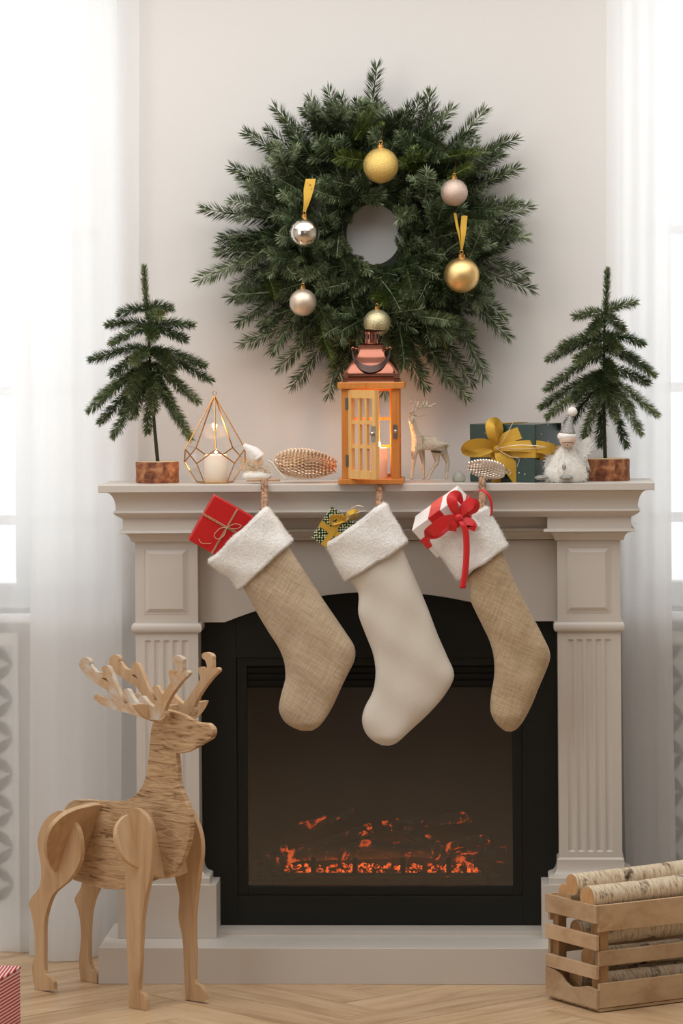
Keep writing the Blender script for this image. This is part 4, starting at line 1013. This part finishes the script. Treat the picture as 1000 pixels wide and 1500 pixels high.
def stocking(pairs, cuff, loopx, loopy, mat, label, Y=SY, thick=.03, seed=1):
    """cuff: top-left, top-right, bottom-left, bottom-right"""
    rnd = random.Random(seed)
    top = P(loopx, 705, Y+.02)
    t = thing('christmas_stocking', V((top.x, YS, ZM)), label, 'stocking')
    rg = loft(pairs, Y, thick); mb = MB().rings(rg)
    # gentle wrinkles
    for i, q in enumerate(mb.v):
        if q.y < Y: q.y += .0022*math.sin(q.z*55+q.x*38+seed)+.0015*math.sin(q.z*23-q.x*70)
    mb.build('sock', mat, t, smooth=True)
    tl, tr, bl, br_ = [V((a, b_, 0)) for a, b_ in cuff]
    prs = []
    for u, ins in ((.3, .88), (.04, .9), (-.02, .93), (-.035, 1.0), (0, 1.05), (.06, 1.08), (.3, 1.04), (.6, 1.03), (.85, 1.05), (.96, 1.07), (1.0, 1.02), (1.01, .95), (.97, .86), (.9, .8)):
        a = lerp(tl, bl, u); b_ = lerp(tr, br_, u); c = (a+b_)/2; prs.append((c+(a-c)*ins, c+(b_-c)*ins))
    dfs = [.82, .85, .9, 1, 1.06, 1.1, 1.1, 1.1, 1.12, 1.12, 1.06, .95, .85, .8]
    rg = loft([((a.x, a.y), (b_.x, b_.y)) for a, b_ in prs], Y, thick*1.32, n=40, sub=3, depthf=lambda u: dfs[min(len(dfs)-1, int(u*(len(dfs)-1)+.5))])
    cm = MB().rings(rg, caps=False)
    for q in cm.v:
        w_ = .0035*math.sin(q.z*60+q.x*90+seed*2)*math.sin(q.x*75-q.z*30); q.y += w_ if q.y < Y else 0
        q.x += .0016*math.sin(q.z*95+seed); q.z += .0014*math.sin(q.x*110+seed)
    co = cm.build('fleece_cuff', M['fleece'], t, smooth=True)
    fuzz(cm, 11000, .0048, .00028, rnd, .1).build('fleece_pile', M['fleece'], co)['kind'] = 'stuff'
    braid([P(loopx-1, loopy+4, Y+.004), P(loopx, loopy-8, Y+.018), P(loopx, 722, YS-.014), V((P(loopx, 712, YS-.008).x, YS-.0095, ZM-.004)), V((P(loopx, 712, YS).x, YS-.001, ZM+.0085)), V((P(loopx, 712, YS).x, YS+.02, ZM+.0082))], t)
    return t
stocking([((352, 852), (418, 786)), ((361, 870), (428, 808)), ((375, 896), (450, 842)), ((392, 924), (470, 873)), ((406, 945), (488, 900)), ((413, 960), (506, 926)), ((417, 976), (519, 947)), ((417.5, 994), (519, 967)), ((413, 1012), (508, 990)), ((409, 1030), (498, 1011)), ((409, 1043), (489, 1031)), ((416, 1056), (479, 1049)), ((428, 1065), (468, 1063)), ((440, 1070), (457, 1070))],
         [(308, 821), (390, 744), (352, 862), (428, 792)], 387, 742, M['linen'], 'beige linen stocking with white fleece cuff, leftmost on the mantel, holding the red gift', seed=1)
stocking([((510, 850), (585, 790)), ((518, 858), (592, 808)), ((525, 872), (603, 835)), ((525, 900), (617, 868)), ((537, 934), (630, 900)), ((546, 958), (641, 930)), ((550, 984), (655, 962)), ((546, 1012), (665, 989)), ((534, 1036), (652, 1017)), ((530, 1055), (627, 1046)), ((535, 1073), (600, 1071)), ((546, 1085), (582, 1087)), ((557, 1091), (570, 1092))],
         [(478, 799), (563, 738), (507, 850), (596, 795)], 555, 738, M['whitefelt'], 'cream white stocking, the plain one in the middle of the three', seed=2)
stocking([((683, 846), (732, 800)), ((687, 862), (740, 818)), ((690, 882), (755, 855)), ((705, 914), (774, 892)), ((717, 940), (794, 930)), ((723, 964), (805.5, 957)), ((723.5, 990), (801, 979)), ((719, 1018), (789, 1007)), ((718, 1040), (778, 1034)), ((724, 1056), (767, 1055)), ((733, 1066), (757, 1067)), ((740, 1071), (750, 1071))],
         [(624, 788), (711, 743), (672, 848), (743, 799)], 706, 742, M['linen2'], 'tan linen stocking with white fleece cuff, rightmost on the mantel', seed=3)

# ------------------------------------------------------------------ gifts in the stockings
def obox(c, ex, ey, sz):      # oriented box: ex, ey unit vectors
    ez = ex.cross(ey); return MB().box(c, sz, Matrix((ex, ey, ez)).transposed())
def unit(x0, y0, x1, y1, Y=SY): return (P(x1, y1, Y)-P(x0, y0, Y)).normalized()
e1 = unit(313, 725, 361, 753); e2 = unit(313, 725, 272.6, 788); e2 = (e2-e1*e2.dot(e1)).normalized()
Rt = Matrix.Rotation(math.radians(-9), 3, e2); e1r = Rt @ e1; e3 = e1r.cross(e2)
c0 = P(313, 725, SY-.012); W1, W2, D_ = S(92), S(75), .036
cc = c0+e1r*W1/2+e2*W2/2+e3*0+V((0, .012, 0))
t = thing('gift_box', cc, 'red gift box tied with twine in the left stocking', 'gift')
obox(cc, e1r, e2, (W1, W2, D_)).build('box', M['red'], t, bevel=.0015)
fn = e3 if e3.y < 0 else -e3
def fpt(a, b_, o_=.0015): return cc+e1r*(a-.5)*W1+e2*(b_-.5)*W2+fn*(D_/2+o_)
mb = MB()
for d in (-.012, .012): mb.tube([fpt(0, .42+d)-fn*D_, fpt(-.012, .42+d)-fn*.0, fpt(1, .42+d)], .0009, 6)
for d in (-.008, .008): mb.tube([fpt(.42+d, 0)-fn*D_*0, fpt(.42+d, 1.0)], .0009, 6)
mb.tube(crom([fpt(.42, .42), fpt(.33, .5, .006), fpt(.3, .66, .008), fpt(.38, .7, .008), fpt(.44, .58, .006), fpt(.42, .42)], 6), .001, 6)
mb.tube(crom([fpt(.42, .42), fpt(.5, .28, .006), fpt(.6, .25, .008), fpt(.55, .36, .006), fpt(.42, .42)], 6), .001, 6)
mb.tube(crom([fpt(.12, .88, .003), fpt(.2, .92, .005), fpt(.33, .84, .004)], 5), .0009, 6)
mb.build('twine', M['twine'], t)
# small green gift
e1 = unit(470, 786, 500, 741); e2 = unit(470, 786, 500, 806); e2 = (e2-e1*e2.dot(e1)).normalized()
cc = P(494, 780, SY-.002); W1, W2, D_ = S(53), S(56), .034
t = thing('gift_box', cc, 'small green and gold patterned gift poking out of the middle stocking', 'gift')
obox(cc, e1, e2, (W1, W2, D_)).build('box', M['greenmini'], t, bevel=.002)
fn = e1.cross(e2); fn = fn if fn.y < 0 else -fn
mb = MB(); mb.strip([cc-e2*W2*.5+fn*(D_/2+.001)-e1*.003, cc+e2*W2*.5+fn*(D_/2+.001)-e1*.003], e1*S(4.5)); mb.strip([cc-e1*W1*.5+fn*(D_/2+.0022)-e2*.01, cc+e1*W1*.5+fn*(D_/2+.0022)-e2*.01], e2*S(4))
mb.strip([cc-e2*(W2*.5+.001)+fn*D_/2, cc-e2*(W2*.5+.001)-fn*D_/2], e1*S(4.5)); mb.build('ribbon_band', M['goldribbon'], t)
gk = P(507, 763, SY-.024); kq = lambda x, y, d=0: P(x, y, SY-.024+d)
loop_([gk, kq(496, 757, -.006), kq(486, 759, -.004), kq(488, 768, 0), gk], S(3.5), 'bow_loop', None, t)
loop_([gk, kq(510, 753, -.006), kq(520, 749, -.004), kq(521, 757, 0), gk], S(3.5), 'bow_loop', None, t)
mb = MB()
for q in ([(507, 763), (512, 748), (522, 741), (532, 742)], [(507, 763), (520, 752), (536, 748)], [(507, 763), (512, 750), (516, 738)]): mb.tube(crom([kq(a, b_, -.004) for a, b_ in q], 5), .0008, 5)
mb.build('metallic_cord', M['champagne'], t)
# white gift with red bow
e1 = unit(612, 772, 676, 728); e2 = unit(612, 772, 650, 806); e2 = (e2-e1*e2.dot(e1)).normalized(); e3 = e1.cross(e2)
Rr = Matrix.Rotation(math.radians(28), 3, e1); e2 = Rr @ e2; Rq = Matrix.Rotation(math.radians(-22), 3, V((0, 0, 1))); e1 = Rq @ e1; e2 = Rq @ e2; e3 = e1.cross(e2)
cc = P(655, 764, SY-.004); W1, W2, D_ = S(82), S(56), S(48)
t = thing('gift_box', cc, 'white gift box with a large red satin bow in the right stocking', 'gift')
obox(cc, e1, e2, (W1, W2, D_)).build('box', M['whitepaper'], t, bevel=.0012)
rb = MB(); o_ = .0008
for (ax1, s1, ax2, s2, along) in ((e2, W2, e3, D_, e1),):
    q = [cc+ax1*sa*(s1/2+o_)+ax2*sb*(s2/2+o_)+along*W1*.02 for sa, sb in ((-1, -1), (1, -1), (1, 1), (-1, 1), (-1, -1))]
    rb.strip(q, along*S(11), .001)
q = [cc+e1*sa*(W1/2+o_)+e3*sb*(D_/2+o_) for sa, sb in ((-1, -1), (1, -1), (1, 1), (-1, 1), (-1, -1))]; rb.strip(q, e2*S(9), .001)
rb.build('ribbon_band', M['redribbon'], t)
kq = lambda x, y, d=0: P(x, y, SY-.062+d); K = kq(672, 758)
lp = lambda pts_, w_, nm='bow_loop': loop_([kq(*p) for p in pts_], S(w_), nm, M['redribbon'], t)
lp([(672, 758), (664, 742, -.012), (662, 730, -.012), (670, 726, -.002), (675, 742, .004), (672, 758)], 8)
lp([(672, 758), (655, 762, -.015), (638, 774, -.018), (628, 782, -.006), (645, 782, .002), (672, 758)], 9)
lp([(672, 758), (682, 742, -.012), (694, 738, -.014), (694, 748, -.004), (672, 758)], 8)
lp([(672, 758), (664, 768, -.008), (662, 778, -.004)], 6, 'ribbon_tail'); lp([(672, 758), (690, 768, -.01), (688, 776, -.01)], 7, 'ribbon_tail')
q = crom([K, kq(678, 768, -.012), kq(682, 780, -.012), kq(683, 810, -.008), kq(681, 838, -.006), kq(677, 862, -.004)], 6)
MB().strip(q, V((S(4.6), .001, 0)), .0008).build('ribbon_tail', M['redribbon'], t, smooth=True)
q = crom([K, kq(682, 738, 0), kq(692, 724, .006), kq(706, 718, .004), kq(716, 727, .0), kq(720, 742, .004), kq(719, 756, .008)], 6)
MB().strip(q, [V((S(3), .002, S(2)))*(1 if i < 8 else .55) for i in range(len(q))], .0008).build('ribbon_tail', M['redribbon'], t, smooth=True)
MB().ball(K-V((0, .006, 0)), S(6), 12, 8, (1, .7, .9)).build('knot', M['redribbon'], t, smooth=True)

# ================================================================== WOODEN REINDEER
nf, nh, ff_, fh = PG(205, 1480), PG(68, 1450), PG(289, 1466), PG(132, 1440)
U = (((nf-nh)+(ff_-fh))/2); U.z = 0; U.normalize(); Vv = V((-U.y, U.x, 0))           # U: towards the head, Vv: far side
pn = (nf+nh)/2; pf_ = (ff_+fh)/2; pb = (pn+pf_)/2
rd_ = thing('wooden_reindeer', V((pb.x, pb.y, 0)), 'large slotted plywood reindeer with antlers standing on the floor at left', 'reindeer')
TH = .012
def plate(name, outline, pt, nrm, mat, th=TH, sm=3, ground=False):
    q = crom([V((a, b_, 0)) for a, b_ in outline], sm, True); pts_ = [PP(a.x, a.y, pt, nrm) for a in q]
    if ground:
        zm = min(p.z for p in pts_)
        for p in pts_:
            if p.z < .02: p.z = max(.0005, p.z)
    MB().prism(pts_, nrm*th).build(name, mat, rd_, bevel=.0012)
body = [(226.5, 1060), (234, 1045), (243, 1040), (252, 1040.5), (270, 1046.5), (288, 1057), (300, 1059), (308, 1060), (315, 1069), (312, 1081), (300, 1088.5), (282, 1099), (267, 1103.5), (261, 1104), (262.5, 1120), (264, 1144), (270, 1162), (277.5, 1180), (282, 1201), (280.5, 1225), (276, 1242), (268, 1262), (255, 1279), (235, 1286), (212, 1295), (186, 1302), (150, 1300.5), (120, 1291.5), (108, 1286), (97, 1264), (92, 1230), (92, 1200), (97.5, 1183.5), (108, 1173), (120, 1171), (150, 1172.5), (174, 1173.5), (192, 1170), (207, 1158), (216, 1138), (220.5, 1108), (223.5, 1075)]
plate('body', body, pb, Vv, M['body'], TH*1.15)
plate('leg', [(58, 1227), (66, 1205), (78, 1192), (90, 1187), (98, 1190), (106, 1197), (114, 1209), (120, 1228), (120, 1260), (105, 1287), (90, 1300), (79.5, 1311), (72, 1330), (67.5, 1352), (67, 1385), (67.5, 1421), (74, 1430), (80, 1437), (81, 1440), (81, 1449), (80, 1451), (55, 1450), (54, 1448), (52, 1436), (49.5, 1416), (54, 1400), (54, 1380), (52.5, 1356), (49, 1340), (45, 1323), (50, 1313), (60, 1300), (63, 1280), (62, 1262), (59, 1245)], pn, Vv, M['legwood'], ground=True)
plate('leg', [(198, 1183), (212, 1190), (222, 1205), (226, 1225), (225, 1250), (223, 1275), (221, 1290), (216, 1312), (211, 1345), (209, 1380), (207, 1420), (206, 1450), (212, 1455), (216, 1464), (217, 1479), (216, 1481), (193, 1480), (192, 1478), (191, 1465), (192, 1450), (190, 1420), (188, 1370), (187, 1320), (186, 1290), (184, 1262), (176, 1245), (172, 1225), (174, 1205), (184, 1190)], pn, Vv, M['legwood'], ground=True)
plate('leg', [(281, 1186), (288, 1200), (295.5, 1221), (297.6, 1245), (295.5, 1266), (289.5, 1308), (286, 1350), (287, 1395), (287, 1435), (295, 1443), (301, 1452), (303, 1465), (302, 1467), (276, 1464), (274.5, 1461), (272, 1416), (270, 1374), (264, 1344), (265.5, 1314), (259.5, 1287), (254, 1262), (252, 1230), (258, 1202), (268, 1189)], pf_, Vv, M['legwood'], ground=True)
plate('leg', [(140, 1190), (155, 1200), (165, 1230), (160, 1270), (145.5, 1302), (138, 1320), (133.5, 1344), (132, 1380), (133.5, 1413), (143, 1426), (144, 1430), (144, 1439), (142, 1441), (121, 1439), (120.6, 1436), (118.5, 1407), (121.5, 1371), (118.5, 1338), (112.5, 1320), (114, 1312), (121, 1300), (123, 1285), (120, 1260), (118, 1230), (125, 1200)], pf_, Vv, M['legwood'], ground=True)
pH = PP(97, 1235, pn, Vv); pF = PP(196, 1230, pn, Vv)
nH = Vv.cross(PP(109, 1200, pn, Vv)-PP(82, 1276, pn, Vv)).normalized(); nF = Vv.cross(PP(190, 1190, pn, Vv)-PP(205, 1268, pn, Vv)).normalized()
plate('cross_plate', [(79, 1276), (70, 1262), (66, 1245), (68, 1225), (76, 1208), (90, 1194), (110, 1184), (130, 1179), (142, 1177), (155, 1180), (172, 1192), (182, 1212), (180, 1240), (165, 1262), (140, 1268), (110, 1262), (92, 1268)], pH, nH, M['pine_wood'])
plate('cross_plate', [(168, 1228), (169, 1212), (177, 1199), (190, 1192), (215, 1190), (245, 1195), (272, 1210), (284, 1236), (281, 1266), (270, 1280), (250, 1286), (230, 1285), (212, 1277), (196, 1270), (182, 1260), (173, 1245)], pF, nF, M['pine_wood'])
pE = PP(240, 1045, pb, Vv)
plate('ear_plate', [(196, 1033), (199, 1031), (216, 1031), (235, 1034), (262, 1031), (285, 1029), (301, 1026), (303, 1028), (296, 1041), (284, 1053), (262, 1057), (244, 1060), (228, 1058), (212, 1052), (202, 1043)], pE, U, M['pine_wood'], TH*.9)
def strokes(name, segs, pt, nrm, mat, shift=V((0, 0, 0))):
    mb = MB(); k = 0
    for sg in segs:
        q = crom([V(p) for p in sg], 4)         # x, y, r
        L_, R_2 = [], []
        for i in range(len(q)):
            t = (q[min(i+1, len(q)-1)]-q[max(i-1, 0)]); t = V((t.x, t.y, 0)).normalized(); nn = V((-t.y, t.x, 0)); c = V((q[i].x, q[i].y, 0))
            L_.append(c+nn*q[i].z); R_2.append(c-nn*q[i].z)
            if i == 0: t0 = t
        te = t
        end = [V((q[-1].x, q[-1].y, 0))+(te*math.sin(a)+V((-te.y, te.x, 0))*math.cos(a))*q[-1].z for a in [PI*j/7 for j in range(1, 7)]]
        st_ = [V((q[0].x, q[0].y, 0))+(-t0*math.sin(a)-V((-t0.y, t0.x, 0))*math.cos(a))*q[0].z for a in [PI*j/7 for j in range(1, 7)]]
        poly = L_+end+R_2[::-1]+st_
        mb.prism([PP(a.x, a.y, pt, nrm)+shift for a in poly], nrm*(TH*.85+.0002*k)); k += 1
    mb.build(name, mat, rd_)
an = [[(236, 1046, 9), (215, 1044, 8.5), (196, 1039, 7), (172, 1034, 6), (154, 1027, 5.5), (144, 1021, 4.5)],
      [(182, 1034, 4), (172, 1024, 4), (163, 1008, 5), (150, 999, 5.5), (136, 987, 7), (126, 974, 7.5), (127, 970, 7)],
      [(134, 984, 3.5), (145, 988, 3.5), (156, 989, 4)],
      [(157, 980, 5.5), (161, 988, 5), (170, 1008, 4), (180, 1030, 4.5)],
      [(187, 1013, 4.5), (191, 1022, 5), (200, 1036, 6)],
      [(209, 1023, 4), (214, 1031, 5), (224, 1042, 7)],
      [(232, 1044, 9), (240, 1030, 6.5), (249, 1015, 5.5), (260, 999, 6), (268, 992, 4.5), (275, 986, 4)],
      [(259, 1001, 5.5), (253, 985, 3.8)], [(261, 998, 5), (266, 982, 3.8), (264, 967, 5.5)], [(260, 965, 5.5), (264, 967, 6)]]
pA = pb-Vv*.045
strokes('antler', an, pA, Vv, M['antler']); strokes('antler', an, pA, Vv, M['pine_wood'], Vv*.09)

# ================================================================== CRATE AND LOGS
c0 = PG(878, 1484); c1 = PG(803, 1462); ev = (c1-c0); ev.z = 0; CW = ev.length; ev.normalize(); lv = V((-ev.y, ev.x, 0))
if lv.x < 0: lv = -lv
CH = (1484-1327)*c0.y/F; CL = .46; TS = .008
crt = thing('wooden_crate', c0+lv*CL/2+ev*CW/2, 'slatted pale wooden crate on the floor at right, filled with birch logs', 'crate')
def cbox(a0, a1, b0, b1, z0, z1):      # a along length lv, b along ev
    c = c0+lv*(a0+a1)/2+ev*(b0+b1)/2+V((0, 0, (z0+z1)/2)); return MB().box(c, (a1-a0, b1-b0, z1-z0), Matrix((lv, ev, V((0, 0, 1)))).transposed())
z_ = lambda f: CH*(1-f)
for a0 in (TS, CL-TS-.022):
    for b0 in (TS, CW-TS-.022): cbox(a0, a0+.022, b0, b0+.022, .008, z_(.0)-.003).build('corner_post', M['post'], crt, bevel=.001)
for f0, f1 in ((0, .25), (.43, .57), (.73, .96)):
    for b0 in (0, CW-TS): cbox(0, CL, b0, b0+TS, z_(f1), z_(f0)).build('long_slat', M['slat'], crt, bevel=.0012)
M['slat_e'] = wood('crate_end_slat', srgb(224, 194, 158), srgb(182, 140, 102), (1, .1, 1), 16, .65, .25, rnd=.25, dist=.3)
for f0, f1 in ((.0, .17), (.28, .42), (.565, .69)):
    for a0 in (-TS*.0, CL-TS): cbox(a0-TS if a0 == 0 else a0+TS, a0 if a0 == 0 else a0+2*TS, .0, CW, z_(f1), z_(f0)).build('end_slat', M['slat_e'], crt, bevel=.0012)
# waney bottom end slat: high at the far side, dips towards the near corner
for aa in (-TS, CL+TS*0):
    tp = [(0, .79), (.12, .77), (.22, .775), (.38, .81), (.52, .82), (.62, .79), (.72, .73), (.85, .70), (1, .695)]
    poly = [c0+lv*(aa+TS/2)+ev*CW*u+V((0, 0, z_(f))) for u, f in tp]+[c0+lv*(aa+TS/2)+ev*CW+V((0, 0, z_(.965))), c0+lv*(aa+TS/2)+V((0, 0, z_(.965)))]
    MB().prism(poly, lv*TS).build('end_slat', M['slat_e'], crt, bevel=.001)
for k in range(4): cbox(.002, CL-.002, CW*k/4+.002, CW*(k+1)/4-.002, .002, .008).build('base_board', M['slat'], crt)

def log(pt0, pt1, r0, r1, label, seed, squash=1.0):
    rnd = random.Random(seed); d = (pt1-pt0); L = d.length; q = d.to_track_quat('Z', 'Y'); mb = MB(); n = 20; rings = []; fr = [rnd.uniform(.94, 1.05) for _ in range(n)]
    fr = [(fr[i-1]+fr[i]+fr[(i+1) % n])/3 for i in range(n)]
    for i in range(13):
        u = i/12; b_ = V((math.sin(u*3+seed)*.0025, math.cos(u*2.4+seed)*.0025, 0)); r = lerp(r0, r1, u)*(1+.02*math.sin(u*9+seed))
        rings.append([V((math.cos(2*PI*k/n)*r*fr[k], math.sin(2*PI*k/n)*r*fr[k]*squash, L*u))+b_ for k in range(n)])
    mb.rings(rings); me_o = mb.build('birch_log', M['birch'], smooth=True, angle=60); me_o.location = pt0; me_o.rotation_mode = 'QUATERNION'; me_o.rotation_quaternion = q
    tag(me_o, label, 'log', 'birch logs in the crate')
    for s_ in (0, -1):
        g = rings[s_]; cn = sum(g, V())/n; o2 = V((0, 0, -.0006 if s_ == 0 else .0006)); mm = MB(); mm.rings([[cn+(p-cn)*.94+o2 for p in g], [cn+(p-cn)*.5+o2*1.3 for p in g]])
        oo = mm.build('cut_end', M['cut']); oo.parent = me_o
    return me_o
def inner(a, b_, z): return c0+lv*a+ev*b_+V((0, 0, z))
rz = CH
lw = lambda f: f*CW
log(inner(-.012, lw(.42), rz+.034), inner(.42, lw(.46), rz+.048), .0235, .0225, 'topmost birch log, its sawn end above and behind the others', 1)
log(inner(-.005, lw(.17), rz+.012), inner(.43, lw(.26), rz+.018), .027, .028, 'thick birch log resting on top of the crate front edge', 2)
log(inner(.012, lw(.75), rz+.006), inner(.3, lw(.78), rz-.006), .0245, .023, 'birch log at the back left corner of the crate, sawn end facing left', 3)
log(inner(.035, lw(.3), rz*.70), inner(.43, lw(.28), rz*.70), .026, .026, 'birch log seen in the upper gap of the crate front', 4)
log(inner(.035, lw(.72), rz*.66), inner(.42, lw(.7), rz*.66), .024, .024, 'birch log at the back of the crate, in the upper middle layer', 5)
log(inner(.034, lw(.27), rz*.16+.012), inner(.43, lw(.27), rz*.16+.012), .025, .025, 'birch log at the bottom front of the crate, seen in the lower gap', 6)
log(inner(.034, lw(.70), rz*.16+.012), inner(.42, lw(.71), rz*.16+.012), .026, .026, 'birch log at the bottom back of the crate', 7)
log(inner(.036, lw(.48), rz*.43), inner(.42, lw(.46), rz*.43), .025, .025, 'birch log in the middle of the crate behind the centre slat', 8)

# ================================================================== STRIPED BOX (front left)
k0 = P(31, 1415, 7.5); hb = k0.z; u2 = V((-.17, -.985, 0)).normalized(); u1 = V((u2.y, -u2.x, 0)); WS, WD = .24, .2
cb = V((k0.x, k0.y, 0))+u1*WS/2+u2*WD/2
t = thing('striped_gift', cb, 'red and white striped box on the floor in the lower left corner', 'gift box')
Rb = Matrix((-u1, -u2, V((0, 0, 1)))).transposed()
MB().box(cb+V((0, 0, (hb-.006)/2)), (WS-.002, WD-.002, hb-.006), Rb).build('box', M['stripe_z'], t, bevel=.004)
MB().box(cb+V((0, 0, hb-.003)), (WS, WD, .006), Rb).build('lid', M['stripe_x'], t, bevel=.002)
